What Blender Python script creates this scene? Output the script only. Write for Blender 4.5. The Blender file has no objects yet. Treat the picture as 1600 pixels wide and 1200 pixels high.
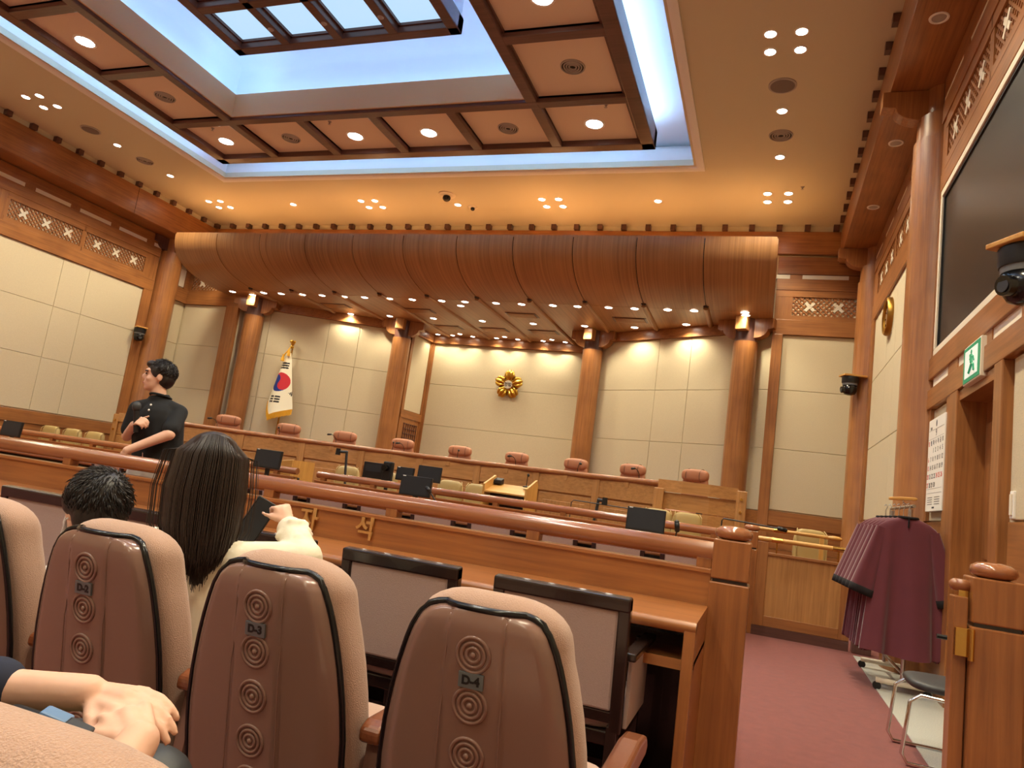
import bpy, math, random
from mathutils import Vector, Matrix
random.seed(7)
SC = bpy.context.scene
COL = SC.collection
PI = math.pi

# ------------------------------------------------------------------ camera
def make_camera():
    yaw, pitch, roll, f = -0.35245615, 0.14389184, 0.13589828, 1117.96
    fw = Vector((math.sin(yaw)*math.cos(pitch), math.cos(yaw)*math.cos(pitch), math.sin(pitch)))
    rt = Vector((math.cos(yaw), -math.sin(yaw), 0)); up = rt.cross(fw)
    c, s = math.cos(roll), math.sin(roll)
    r2 = c*rt + s*up; u2 = -s*rt + c*up
    cd = bpy.data.cameras.new('camera'); cam = bpy.data.objects.new('camera', cd); COL.objects.link(cam)
    cd.sensor_width = 36; cd.sensor_fit = 'HORIZONTAL'; cd.lens = 36*f/1600; cd.clip_start = .02; cd.clip_end = 200
    m = Matrix((r2, u2, -fw)).transposed().to_4x4(); m.translation = (0, 0, 1.2)
    cam.matrix_world = m
    SC.camera = cam
make_camera()

# ------------------------------------------------------------------ world, exposure
W = bpy.data.worlds.new('world'); SC.world = W; W.use_nodes = True
W.node_tree.nodes['Background'].inputs[0].default_value = (1, .93, .84, 1)
W.node_tree.nodes['Background'].inputs[1].default_value = 0.02
vs = SC.view_settings
vs.view_transform = 'Standard'; vs.look = 'None'; vs.gamma = 1; vs.use_curve_mapping = False; vs.exposure = 0.0

WARM = (1.0, .89, .63); NEUT = (1.0, .94, .80); COOL = (.31, .59, 1.0)
P_CEIL, P_COFFER, P_SOFFIT, E_COVE, E_SKY = 250, 270, 42, 7.5, 1.0     # lamp strengths

# ------------------------------------------------------------------ helpers
def lin(r, g, b):
    f = lambda c: (c/255/12.92) if c/255 <= .04045 else ((c/255+.055)/1.055)**2.4
    return (f(r), f(g), f(b), 1)

MATS = {}
def nodes_of(name):
    m = bpy.data.materials.new(name); m.use_nodes = True
    nt = m.node_tree; return m, nt, nt.nodes['Principled BSDF']
def plain(name, col, rough=.5, metal=0, coat=0, bump=0, bscale=200, var=0, vscale=3, sheen=0, spec=None):
    m, nt, b = nodes_of(name)
    b.inputs['Base Color'].default_value = col; b.inputs['Roughness'].default_value = rough
    b.inputs['Metallic'].default_value = metal; b.inputs['Coat Weight'].default_value = coat
    b.inputs['Sheen Weight'].default_value = sheen
    if spec is not None: b.inputs['Specular IOR Level'].default_value = spec
    tc = nt.nodes.new('ShaderNodeTexCoord')
    if var:
        n = nt.nodes.new('ShaderNodeTexNoise'); n.inputs['Scale'].default_value = vscale; n.inputs['Detail'].default_value = 5
        nt.links.new(tc.outputs['Object'], n.inputs['Vector'])
        r = nt.nodes.new('ShaderNodeValToRGB')
        r.color_ramp.elements[0].position = .3; r.color_ramp.elements[1].position = .7
        r.color_ramp.elements[0].color = (*[c*(1-var) for c in col[:3]], 1); r.color_ramp.elements[1].color = (*[min(1, c*(1+var)) for c in col[:3]], 1)
        nt.links.new(n.outputs['Fac'], r.inputs['Fac']); nt.links.new(r.outputs['Color'], b.inputs['Base Color'])
    if bump:
        n2 = nt.nodes.new('ShaderNodeTexNoise'); n2.inputs['Scale'].default_value = bscale; n2.inputs['Detail'].default_value = 2
        nt.links.new(tc.outputs['Object'], n2.inputs['Vector'])
        bp = nt.nodes.new('ShaderNodeBump'); bp.inputs['Strength'].default_value = bump; bp.inputs['Distance'].default_value = .004
        nt.links.new(n2.outputs['Fac'], bp.inputs['Height']); nt.links.new(bp.outputs['Normal'], b.inputs['Normal'])
    MATS[name] = m; return m
def wood(name, c1, c2, axis, rough=.35, coat=.15, fine=30, stretch=1.2, big=2.0):
    m, nt, b = nodes_of(name)
    tc = nt.nodes.new('ShaderNodeTexCoord'); mp = nt.nodes.new('ShaderNodeMapping')
    sc = [fine, stretch, stretch] if axis == 'w' else [stretch if q == axis else fine for q in 'xyz']; mp.inputs['Scale'].default_value = sc
    nt.links.new(tc.outputs['Object'], mp.inputs['Vector'])
    n = nt.nodes.new('ShaderNodeTexNoise'); n.inputs['Scale'].default_value = 1; n.inputs['Detail'].default_value = 6; n.inputs['Roughness'].default_value = .65; n.inputs['Distortion'].default_value = .4
    nt.links.new(mp.outputs['Vector'], n.inputs['Vector'])
    n2 = nt.nodes.new('ShaderNodeTexNoise'); n2.inputs['Scale'].default_value = big; n2.inputs['Detail'].default_value = 2
    nt.links.new(tc.outputs['Object'], n2.inputs['Vector'])
    mx = nt.nodes.new('ShaderNodeMath'); mx.operation = 'MULTIPLY_ADD'; mx.inputs[1].default_value = .35; nt.links.new(n2.outputs['Fac'], mx.inputs[0])
    m2 = nt.nodes.new('ShaderNodeMath'); m2.operation = 'MULTIPLY'; m2.inputs[1].default_value = .65; nt.links.new(n.outputs['Fac'], m2.inputs[0])
    nt.links.new(m2.outputs[0], mx.inputs[2])
    r = nt.nodes.new('ShaderNodeValToRGB'); r.color_ramp.elements[0].position = .36; r.color_ramp.elements[1].position = .64
    r.color_ramp.elements[0].color = c1; r.color_ramp.elements[1].color = c2
    nt.links.new(mx.outputs[0], r.inputs['Fac']); nt.links.new(r.outputs['Color'], b.inputs['Base Color'])
    b.inputs['Roughness'].default_value = rough; b.inputs['Coat Weight'].default_value = coat; b.inputs['Coat Roughness'].default_value = .15
    bp = nt.nodes.new('ShaderNodeBump'); bp.inputs['Strength'].default_value = .08; bp.inputs['Distance'].default_value = .002
    nt.links.new(n.outputs['Fac'], bp.inputs['Height']); nt.links.new(bp.outputs['Normal'], b.inputs['Normal'])
    MATS[name] = m; return m
def emis(name, col, strength, base=(.8, .8, .8, 1)):
    m, nt, b = nodes_of(name)
    b.inputs['Base Color'].default_value = base
    b.inputs['Emission Color'].default_value = (*col[:3], 1); b.inputs['Emission Strength'].default_value = strength
    MATS[name] = m; return m

for ax in 'xyz':
    wood('oak_'+ax, lin(130, 82, 46), lin(172, 114, 64), ax)                       # wall trim, columns
    wood('cherry_'+ax, lin(134, 82, 46), lin(170, 108, 58), ax, rough=.28, coat=.3) # desks, rails, posts
    wood('honey_'+ax, lin(160, 112, 64), lin(196, 144, 88), ax)                    # bench, lectern
    wood('dark_'+ax, lin(78, 52, 46), lin(104, 70, 62), ax)                        # coffers
wood('veneer_z', lin(132, 90, 54), lin(176, 126, 78), 'w', rough=.45, coat=.05, fine=26, stretch=.3, big=.5)
wood('rail_x', lin(132, 80, 50), lin(164, 104, 66), 'x', rough=.18, coat=.6)
wood('gold_x', lin(190, 136, 66), lin(222, 170, 92), 'x', rough=.4)
wood('gold_z', lin(190, 136, 66), lin(222, 170, 92), 'z', rough=.4)
plain('fabric_wall', lin(204, 190, 160), .9, bump=.5, bscale=140, var=.06, vscale=90)
plain('joint', lin(120, 104, 80), .9)
plain('plaster', lin(206, 198, 172), .85)
plain('cove_white', lin(232, 232, 232), .8)
plain('sky_white', (.80, .85, .95, 1), .85); plain('rim_beige', lin(216, 178, 126), .6)
plain('coffer_cream', lin(222, 204, 184), .85)
plain('carpet', lin(124, 62, 56), .95, bump=.8, bscale=260, var=.12, vscale=14, sheen=.2)
plain('terrazzo', lin(190, 190, 180), .35, var=.25, vscale=160)
plain('slot_white', lin(236, 228, 208), .8)
plain('seam_brown', lin(92, 58, 44), .6); plain('black', lin(22, 22, 24), .45); plain('black_gloss', lin(16, 16, 18), .18)
plain('ebony', lin(34, 20, 16), .25, coat=.3)
plain('seat_shell', lin(130, 98, 86), .22, coat=.4)
plain('seat_fabric', lin(186, 150, 130), .95, bump=.6, bscale=420, var=.07, vscale=300, sheen=.3)
plain('mauve', lin(172, 148, 140), .95, bump=.4, bscale=400, var=.05, vscale=200, sheen=.2)
plain('tan_leather', lin(178, 118, 86), .45, bump=.15, bscale=120)
plain('olive_leather', lin(186, 160, 104), .5, bump=.15, bscale=120)
plain('chrome', (.75, .75, .75, 1), .12, 1); plain('steel', (.55, .56, .58, 1), .3, 1)
plain('brass', lin(212, 170, 92), .22, 1); plain('gold', lin(214, 168, 70), .28, 1); plain('old_gold', lin(176, 132, 60), .35, 1)
plain('plaque', lin(120, 130, 134), .35, .6)
plain('white', lin(240, 238, 232), .6); plain('off_white', lin(226, 216, 196), .8); plain('grey', lin(110, 112, 114), .5); plain('dark_grey', lin(50, 51, 54), .5)
plain('vent_dark', lin(24, 22, 22), .7); plain('vent_metal', lin(170, 162, 156), .5, .1)
plain('speaker', lin(120, 110, 106), .8, bump=.4, bscale=300)
plain('screen', lin(30, 31, 29), .34, bump=.05, bscale=300)
plain('robe', lin(98, 34, 48), .8, sheen=.4, var=.06, vscale=8); plain('velvet', lin(20, 14, 18), .9)
plain('flag_white', lin(244, 238, 214), .8); plain('flag_red', lin(205, 46, 58), .8); plain('flag_blue', lin(22, 52, 140), .8); plain('fringe', lin(226, 168, 40), .7)
plain('skin', lin(226, 178, 152), .55, var=.04, vscale=30); plain('hair', lin(30, 22, 20), .42, bump=.5, bscale=60); plain('hair_brown', lin(40, 27, 22), .38)
plain('polo', lin(17, 17, 20), .85, bump=.3, bscale=500); plain('trousers', lin(196, 190, 184), .85); plain('blouse', lin(232, 222, 200), .85, bump=.2, bscale=80)
plain('navy', lin(34, 38, 58), .9); plain('mask', lin(238, 236, 232), .8); plain('lips', lin(190, 110, 104), .5); plain('eye', lin(24, 18, 16), .2)
plain('buckle', lin(96, 128, 168), .4); plain('green', lin(24, 132, 84), .5); plain('red_ink', lin(206, 60, 60), .6); plain('ink', lin(60, 60, 64), .6)
emis('lamp_warm', (1, .93, .80), 22); emis('lamp_cool', (1, .98, .95), 26)
emis('led', COOL, E_COVE*4); emis('pane', (.50, .76, 1.0), E_SKY, (.1, .1, .1, 1)); emis('exit_white', (.75, 1, .85), .35); emis('exit_green', (.01, .30, .13), .35, (.02, .25, .12, 1))
emis('mon', (.02, .025, .03), .15, (.012, .013, .015, 1))

class MB:
    def __init__(s): s.v = []; s.f = []
    def add(s, vs_, fs):
        o = len(s.v); s.v += [tuple(v) for v in vs_]; s.f += [tuple(i+o for i in f) for f in fs]; return s
    def box(s, x0, x1, y0, y1, z0, z1, m=None):
        vs_ = [Vector(p) for p in ((x0,y0,z0),(x1,y0,z0),(x1,y1,z0),(x0,y1,z0),(x0,y0,z1),(x1,y0,z1),(x1,y1,z1),(x0,y1,z1))]
        if m:
            vs_ = [m @ v for v in vs_]
            if m.determinant() < 0: vs_ = vs_[4:]+vs_[:4]
        return s.add(vs_, [(3,2,1,0),(4,5,6,7),(0,1,5,4),(1,2,6,5),(2,3,7,6),(3,0,4,7)])
    def cyl(s, p0, p1, r0, r1=None, n=16, caps=True):
        r1 = r0 if r1 is None else r1
        p0 = Vector(p0); p1 = Vector(p1); d = (p1-p0).normalized()
        a = d.orthogonal().normalized(); b = d.cross(a)
        vs_ = []
        for p, r in ((p0, r0), (p1, r1)):
            for i in range(n):
                t = 2*PI*i/n; vs_.append(p + r*(math.cos(t)*a + math.sin(t)*b))
        fs = [(i, (i+1) % n, n+(i+1) % n, n+i) for i in range(n)]
        if caps: fs += [tuple(range(n))[::-1], tuple(range(n, 2*n))]
        return s.add(vs_, fs)
    def lathe(s, prof, c=(0,0,0), n=24, m=None):      # prof: (r,z) bottom to top
        vs_ = []; c = Vector(c)
        for r, z in prof:
            for i in range(n):
                t = 2*PI*i/n; p = Vector((r*math.cos(t), r*math.sin(t), z))
                vs_.append((m @ p if m else p) + c)
        fs = [(k*n+i, k*n+(i+1) % n, (k+1)*n+(i+1) % n, (k+1)*n+i) for k in range(len(prof)-1) for i in range(n)]
        fs += [tuple(range(n))[::-1], tuple(range((len(prof)-1)*n, len(prof)*n))]
        return s.add(vs_, fs)
    def prism(s, poly, a, b, axis='y', m=None):       # poly in the other two axes
        def P(u, w, t):
            v = Vector({'x': (t, u, w), 'y': (u, t, w), 'z': (u, w, t)}[axis]); return m @ v if m else v
        n = len(poly)
        vs_ = [P(u, w, a) for u, w in poly] + [P(u, w, b) for u, w in poly]
        return s.add(vs_, [(i, (i+1) % n, n+(i+1) % n, n+i) for i in range(n)] + [tuple(range(n))[::-1], tuple(range(n, 2*n))])
    def tube(s, pts, r, n=10, closed=False):
        pts = [Vector(p) for p in pts]; k = len(pts); rr = r if isinstance(r, (list, tuple)) else [r]*k
        prev = None; vs_ = []
        for i, p in enumerate(pts):
            if closed: d = pts[(i+1) % k]-pts[i-1]
            else: d = (pts[min(i+1, k-1)]-pts[max(i-1, 0)])
            d.normalize()
            a = (prev - d*prev.dot(d)) if prev is not None else d.orthogonal()
            a.normalize(); prev = a; b = d.cross(a)
            for j in range(n):
                t = 2*PI*j/n; vs_.append(p + rr[i]*(math.cos(t)*a + math.sin(t)*b))
        fs = [(i*n+j, i*n+(j+1) % n, ((i+1) % k)*n+(j+1) % n, ((i+1) % k)*n+j) for i in range(k if closed else k-1) for j in range(n)]
        if not closed: fs += [tuple(range(n))[::-1], tuple(range((k-1)*n, k*n))]
        return s.add(vs_, fs)
    def ell(s, c, r, n=16, k=10, m=None):
        c = Vector(c); r = (r, r, r) if not isinstance(r, (list, tuple)) else r
        prof = []
        vs_ = []
        for j in range(1, k):
            ph = -PI/2 + PI*j/k
            for i in range(n):
                t = 2*PI*i/n; p = Vector((r[0]*math.cos(ph)*math.cos(t), r[1]*math.cos(ph)*math.sin(t), r[2]*math.sin(ph)))
                vs_.append((m @ p if m else p)+c)
        b = len(vs_); lo = Vector((0,0,-r[2])); hi = Vector((0,0,r[2]))
        vs_ += [(m @ lo if m else lo)+c, (m @ hi if m else hi)+c]
        fs = [(j*n+i, j*n+(i+1) % n, (j+1)*n+(i+1) % n, (j+1)*n+i) for j in range(k-2) for i in range(n)]
        fs += [(b, (i+1) % n, i) for i in range(n)] + [(b+1, (k-2)*n+i, (k-2)*n+(i+1) % n) for i in range(n)]
        return s.add(vs_, fs)
    def capsule(s, p0, p1, r0, r1=None, n=14):
        r1 = r0 if r1 is None else r1
        p0 = Vector(p0); p1 = Vector(p1)
        s.cyl(p0, p1, r0, r1, n); s.ell(p0, r0, n, 8); s.ell(p1, r1, n, 8); return s
    def grid(s, rows, close_u=False):                 # rows of equal length of points
        n = len(rows[0]); k = len(rows)
        vs_ = [p for r in rows for p in r]
        fs = [(j*n+i, j*n+(i+1) % n, (j+1)*n+(i+1) % n, (j+1)*n+i) for j in range(k-1) for i in range(n if close_u else n-1)]
        return s.add(vs_, fs)
    def mesh(s, name, mat=None, smooth=None):
        me = bpy.data.meshes.new(name); me.from_pydata(s.v, [], s.f); me.update()
        if mat: me.materials.append(MATS[mat] if isinstance(mat, str) else mat)
        if smooth:
            me.polygons.foreach_set('use_smooth', [True]*len(me.polygons))
            if smooth is not True: me.set_sharp_from_angle(angle=math.radians(smooth))
        return me
    def build(s, name, mat, parent=None, smooth=None, bevel=0, world=True, solid=0, sub=0):
        if parent is not None and world:
            inv = basis(parent).inverted(); s.v = [tuple(inv @ Vector(v)) for v in s.v]
        me = s.mesh(name, mat, smooth); o = bpy.data.objects.new(name, me); COL.objects.link(o)
        if parent is not None: o.parent = parent
        if solid: md = o.modifiers.new('solid', 'SOLIDIFY'); md.thickness = solid; md.offset = 0
        if bevel: md = o.modifiers.new('bevel', 'BEVEL'); md.width = bevel; md.segments = 2; md.limit_method = 'ANGLE'; md.angle_limit = math.radians(40)
        if sub: md = o.modifiers.new('sub', 'SUBSURF'); md.levels = sub; md.render_levels = sub
        return o
def basis(o):
    m = Matrix.Identity(4)
    while o is not None: m = o.matrix_basis @ m; o = o.parent
    return m
def tag(o, label=None, cat=None, group=None, kind=None):
    if label: o['label'] = label
    if cat: o['category'] = cat
    if group: o['group'] = group
    if kind: o['kind'] = kind
    return o
def thing(name, loc, rz=0, label=None, cat=None, group=None, kind=None):
    o = bpy.data.objects.new(name, None); COL.objects.link(o); o.location = loc; o.rotation_euler = (0, 0, rz)
    o.empty_display_size = .1
    return tag(o, label, cat, group, kind)
def copy_tree(o, parent=None):
    c = o.copy(); COL.objects.link(c)
    if parent is not None: c.parent = parent
    for ch in list(o.children): copy_tree(ch, c)
    return c
def piece(name, me, parent, loc=(0,0,0), rot=(0,0,0), scale=(1,1,1)):
    o = bpy.data.objects.new(name, me); COL.objects.link(o); o.parent = parent; o.location = loc; o.rotation_euler = rot; o.scale = scale
    return o
def structure(o, label, cat): return tag(o, label, cat, kind='structure')
def spot(parent, loc, power, col, size=100, blend=.6, rad=.06, rot=(0,0,0)):
    ld = bpy.data.lights.new('lamp_light', 'SPOT'); ld.energy = power; ld.color = col; ld.spot_size = math.radians(size); ld.spot_blend = blend; ld.shadow_soft_size = rad
    o = bpy.data.objects.new('lamp_light', ld); COL.objects.link(o); o.parent = parent; o.location = loc; o.rotation_euler = rot
    return o
def text_mesh(txt, size, depth, mat, m, bold=0, align='CENTER'):
    cu = bpy.data.curves.new('text', 'FONT'); cu.body = txt; cu.size = size; cu.extrude = depth; cu.align_x = align; cu.align_y = 'CENTER'; cu.offset = bold
    o = bpy.data.objects.new('text', cu); COL.objects.link(o)
    dg = bpy.context.evaluated_depsgraph_get(); me = bpy.data.meshes.new_from_object(o.evaluated_get(dg))
    bpy.data.objects.remove(o); bpy.data.curves.remove(cu)
    me.transform(m); me.materials.clear(); me.materials.append(MATS[mat]); return me
def text(name, txt, size, depth, mat, m, parent, bold=0):
    me = text_mesh(txt, size, depth, mat, m, bold); me.transform(basis(parent).inverted())
    o = bpy.data.objects.new(name, me); COL.objects.link(o); o.parent = parent; return o
def frame_m(origin, ux, uy):                          # text plane: x along ux, y along uy
    ux = Vector(ux).normalized(); uy = Vector(uy).normalized(); uz = ux.cross(uy)
    m = Matrix((ux, uy, uz)).transposed().to_4x4(); m.translation = Vector(origin); return m
def remesh(mb, name, mat, parent, voxel, smooth_it=4):
    inv = basis(parent).inverted() if parent is not None else Matrix.Identity(4)
    me = mb.mesh(name, None); o = bpy.data.objects.new(name, me); COL.objects.link(o)
    r = o.modifiers.new('r', 'REMESH'); r.mode = 'VOXEL'; r.voxel_size = voxel
    if smooth_it: s = o.modifiers.new('s', 'SMOOTH'); s.iterations = smooth_it; s.factor = .5
    dg = bpy.context.evaluated_depsgraph_get(); me2 = bpy.data.meshes.new_from_object(o.evaluated_get(dg))
    bpy.data.objects.remove(o); bpy.data.meshes.remove(me)
    me2.name = name; me2.transform(inv); me2.materials.clear(); me2.materials.append(MATS[mat])
    me2.polygons.foreach_set('use_smooth', [True]*len(me2.polygons))
    o = bpy.data.objects.new(name, me2); COL.objects.link(o); o.parent = parent
    return o

# ------------------------------------------------------------------ the room
XL, XR, YB, YR, ZC = -13.83, 1.47, 13.5, -5.0, 6.64
CX = -6.18

def bevel_box_mesh(name, sx, sy, sz, mat, bev=.006):
    mb = MB(); b = bev
    x, y, z = sx/2, sy/2, sz/2
    mb.box(-x, x, -y, y, -z, z); return mb.mesh(name, mat)

# floor
fl = structure(MB().box(XL-.3, XR+.3, YR-.3, 17.2, -.12, 0).build('floor', 'carpet'), 'worn brick-red carpet floor of the courtroom', 'floor')
MB().box(.975, XR, 4.2, 8.35, .0, .006).build('terrazzo_strip', 'terrazzo', fl)
# raised platform for the bench, following its arc
def arc_pts(R, half, n, cy=3.05, cx=CX):
    a = math.asin(half/R)
    return [(cx+R*math.sin(-a+2*a*i/n), cy+R*math.cos(-a+2*a*i/n)) for i in range(n+1)]
pl = [p for p in arc_pts(9.75, 5.6, 24)]
poly = pl + [(-.15, 13.6), (-3.86, 15.4), (-3.86, 16.5), (-8.5, 16.5), (-8.5, 15.4), (-12.2, 13.6)]
mb = MB(); n = len(poly)
mb.add([(x, y, 0) for x, y in poly]+[(x, y, .7) for x, y in poly], [(i, (i+1) % n, n+(i+1) % n, n+i) for i in range(n)]+[tuple(range(n, 2*n))])
mb.build('platform', 'carpet', fl)

def lattice(parent, o, u, w, h, cross=3, step=.092):
    """diagonal slat lattice filling w x h; o = lower corner, u = unit vector along the width; slats stand proud of the backing"""
    o = Vector(o); u = Vector(u); up = Vector((0, 0, 1)); nrm = u.cross(up)
    mb = MB(); t = .009; d = .018
    def bar(a, b, dep, hw=.011):
        a3 = o+u*a[0]+up*a[1]; b3 = o+u*b[0]+up*b[1]; dr = (b3-a3).normalized(); s = dr.cross(nrm)
        vs_ = [a3+s*hw, a3-s*hw, b3-s*hw, b3+s*hw]
        mb.add([v for v in vs_]+[v+nrm*dep for v in vs_], [(4,5,6,7),(0,1,5,4),(1,2,6,5),(2,3,7,6),(3,0,4,7),(3,2,1,0)])
    c = -h
    while c < w:
        p0 = max(0, c); p1 = min(w, c+h)
        if p1-p0 > .03: bar((p0, p0-c), (p1, p1-c), d); bar((p0, h-(p0-c)), (p1, h-(p1-c)), d+.004)
        c += step*1.0
    lt = mb.build('lattice', 'oak_z', parent); lt['kind'] = 'stuff'
    bk = MB(); vs_ = [o+nrm*-.004, o+u*w+nrm*-.004, o+u*w+up*h+nrm*-.004, o+up*h+nrm*-.004]
    bk.add(vs_+[v-nrm*.01 for v in vs_], [(0,1,2,3),(7,6,5,4)]).build('lattice_backing', 'slot_white', parent)
    for k in range(cross):
        cu = w*(k+.62)/(cross+.25); m2 = MB(); cz = h/2
        for sg in (-1, 1):
            a = (cu-.075, cz-sg*.075); b = (cu+.075, cz+sg*.075)
            a3 = o+u*a[0]+up*a[1]+nrm*.012; b3 = o+u*b[0]+up*b[1]+nrm*.012; dr = (b3-a3).normalized(); s = dr.cross(nrm)
            q = [a3+s*.026, a3-s*.026, b3-s*.026, b3+s*.026]
            m2.add(q+[v+nrm*(.014+.001*sg) for v in q], [(4,5,6,7),(0,1,5,4),(1,2,6,5),(2,3,7,6),(3,0,4,7)])
        m2.build('lattice_cross', 'off_white', parent)

class Face:
    """a wall face: o origin on the floor, u direction along it, n outward normal into the room"""
    def __init__(s, wall, o, u):
        s.w = wall; s.o = Vector((o[0], o[1], 0)); s.u = Vector((u[0], u[1], 0)).normalized(); s.n = s.u.cross(Vector((0, 0, 1)))
        s.m = Matrix((s.u, s.n, Vector((0, 0, 1)))).transposed().to_4x4(); s.m.translation = s.o
    def box(s, name, mat, a, b, z0, z1, d0=0, d1=.03, bevel=0):
        return MB().box(a, b, d0, d1, z0, z1, s.m).build(name, mat, s.w, bevel=bevel)
    def panels(s, us, zs, d=.022):
        g = .0035
        for i in range(len(us)-1):
            for j in range(len(zs)-1):
                s.box('fabric_panel', 'fabric_wall', us[i]+g, us[i+1]-g, zs[j]+g, zs[j+1]-g, 0, d, bevel=.005)
    def lat(s, a, b, z0=4.96, z1=5.3, cross=3):
        lattice(s.w, s.o+s.u*a+s.n*.012+Vector((0, 0, z0)), s.u, b-a, z1-z0, cross)
    def slots(s, a, b, z0=5.64, z1=5.72, per=.98, on=.77, off=0):
        c = a+off
        s.box('slot_recess', 'joint', a, b, z0, z1, 0, .006)
        while c < b-.1:
            e = min(c+on, b)
            s.box('light_slot', 'slot_white', c, e, z0, z1, .0, .046)
            if e < b: s.box('slot_block', 'oak_x', e, min(e+per-on, b), z0, z1, 0, .055)
            c += per

def std_bay(F, a, b, hz='y', upv=5.92, fr=.25, us=None, lats=None, dado=True):
    """frame, fabric panels, lattice and slot band of one wall bay between two columns"""
    ow = 'oak_'+hz
    if dado:
        F.box('dado_board', ow, a, b, .0, .2, 0, .05); F.box('dado_board', ow, a, b, .206, .78, 0, .03); F.box('dado_board', ow, a, b, .786, 1.18, 0, .03)
        F.box('dado_rail', ow, a, b, 1.186, 1.43, 0, .05, bevel=.006)
    F.box('frame_stile', 'oak_z', a, a+fr, 1.43, 4.6, 0, .055, bevel=.006); F.box('frame_stile', 'oak_z', b-fr, b, 1.43, 4.6, 0, .055, bevel=.006)
    F.panels(us or [a+fr, (a+b)/2, b-fr], [1.45, 2.52, 3.58, 4.6])
    F.box('frame_rail', ow, a, b, 4.6, 4.87, 0, .055, bevel=.006)
    for l0, l1, cr in lats:
        F.lat(l0, l1, cross=cr)
        F.box('lattice_frame', ow, l0-.06, l1+.06, 4.87, 4.955, 0, .05); F.box('lattice_frame', ow, l0-.06, l1+.06, 5.305, 5.43, 0, .05)
    xs = [a]+[v for l in lats for v in (l[0]-.0, l[1]+.0)]+[b]
    for i in range(0, len(xs), 2):
        if xs[i+1]-xs[i] > .005: F.box('lattice_stile', 'oak_z', xs[i], xs[i+1], 4.87, 5.43, 0, .045)
    F.box('frame_rail', ow, a, b, 5.43, 5.64, 0, .06, bevel=.006)
    F.slots(a, b)
    F.box('upper_board', ow, a, b, 5.72, upv, 0, .05)

wl = structure(MB().box(XL-.2, XL, YR, 13.7, 0, 6.9).build('wall_left', 'fabric_wall'), 'left side wall with fabric panels in wooden frames', 'wall')
FL = Face(wl, (XL, 0), (0, 1))
std_bay(FL, 8.3, 12.45, us=[8.55, 10.19, 10.81, 12.2], lats=[(8.88, 10.43, 3), (10.53, 12.08, 3)])
std_bay(FL, 3.55, 7.7, us=[3.8, 5.4, 6.0, 7.45], lats=[(4.13, 5.68, 3), (5.78, 7.33, 3)])
std_bay(FL, -4.9, 2.95, us=[-4.65, -1, 2.7], lats=[(-3.9, -1.4, 4), (-.6, 1.9, 4)])
FL.box('dado_board', 'oak_y', 12.95, 13.48, 0, 1.43, 0, .03); FL.panels([12.95, 13.48], [1.45, 2.52, 3.58, 4.6])
FL.box('frame_rail', 'oak_y', 12.9, 13.5, 4.6, 4.93, 0, .1); FL.box('light_slot', 'slot_white', 13.12, 13.34, 4.98, 5.4, 0, .02)
FL.box('upper_board', 'oak_y', 12.9, 13.12, 4.93, 5.92, 0, .06); FL.box('upper_board', 'oak_y', 13.34, 13.5, 4.93, 5.92, 0, .06)

# right wall
wr = structure(MB().box(XR, XR+.2, 6.57, 13.7, 0, 6.9).box(XR, XR+.2, YR, 5.55, 0, 6.9).box(XR, XR+.2, 5.55, 6.57, 2.44, 6.9).build('wall_right', 'fabric_wall'), 'right side wall carrying the dark screen, clock and doorway', 'wall')
FR = Face(wr, (XR, 0), (0, -1))          # coordinate a = -y
std_bay(FR, -12.45, -8.3, us=[-12.2, -10.9, -10.2, -8.55], lats=[(-12.05, -10.5, 3), (-10.4, -8.85, 3)])
FR.box('dado_board', 'oak_y', -13.48, -12.95, 0, 1.43, 0, .03); FR.panels([-13.48, -12.95], [1.45, 2.52, 3.58, 4.6]); FR.box('upper_board', 'oak_y', -13.5, -12.9, 4.6, 5.92, 0, .06)
# bay with screen and door
a, b = -7.72, -3.5
FR.box('frame_rail', 'oak_y', a, b, 2.76, 2.97, 0, .07, bevel=.006); FR.slots(a, b, 2.66, 2.76, .95, .62, .12)
FR.box('frame_rail', 'oak_y', a, b, 2.47, 2.66, 0, .07, bevel=.006)
FR.box('frame_stile', 'oak_z', a, -7.66, 2.97, 4.68, 0, .05); FR.box('frame_rail', 'oak_y', a, b, 4.68, 4.87, 0, .05, bevel=.006)
for l0, l1 in ((-7.5, -6.1), (-6.0, -4.5)):
    FR.lat(l0, l1); FR.box('lattice_frame', 'oak_y', l0-.06, l1+.06, 4.87, 4.955, 0, .05); FR.box('lattice_frame', 'oak_y', l0-.06, l1+.06, 5.305, 5.43, 0, .05)
FR.box('lattice_stile', 'oak_z', a, -7.5, 4.87, 5.43, 0, .045); FR.box('lattice_stile', 'oak_z', -6.1, -6.0, 4.87, 5.43, 0, .045); FR.box('lattice_stile', 'oak_z', -4.5, b, 4.87, 5.43, 0, .045)
FR.box('frame_rail', 'oak_y', a, b, 5.43, 5.64, 0, .06); FR.slots(a, b); FR.box('upper_board', 'oak_y', a, b, 5.72, 5.92, 0, .05)
FR.box('frame_stile', 'oak_z', a, -7.62, 1.42, 2.47, 0, .05); FR.box('frame_stile', 'oak_z', -6.95, -6.8, 0, 2.47, 0, .06)
FR.panels([-7.62, -6.95], [1.42, 2.46]); FR.box('dado_board', 'oak_y', a, -6.95, 0, .9, 0, .03); FR.box('dado_board', 'oak_y', a, -6.95, .906, 1.41, 0, .03)
FR.panels([-5.3, -3.5], [1.42, 2.46]); FR.box('dado_board', 'oak_y', -5.3, -3.5, 0, .9, 0, .03); FR.box('dado_board', 'oak_y', -5.3, -3.5, .906, 1.41, 0, .03)
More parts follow.
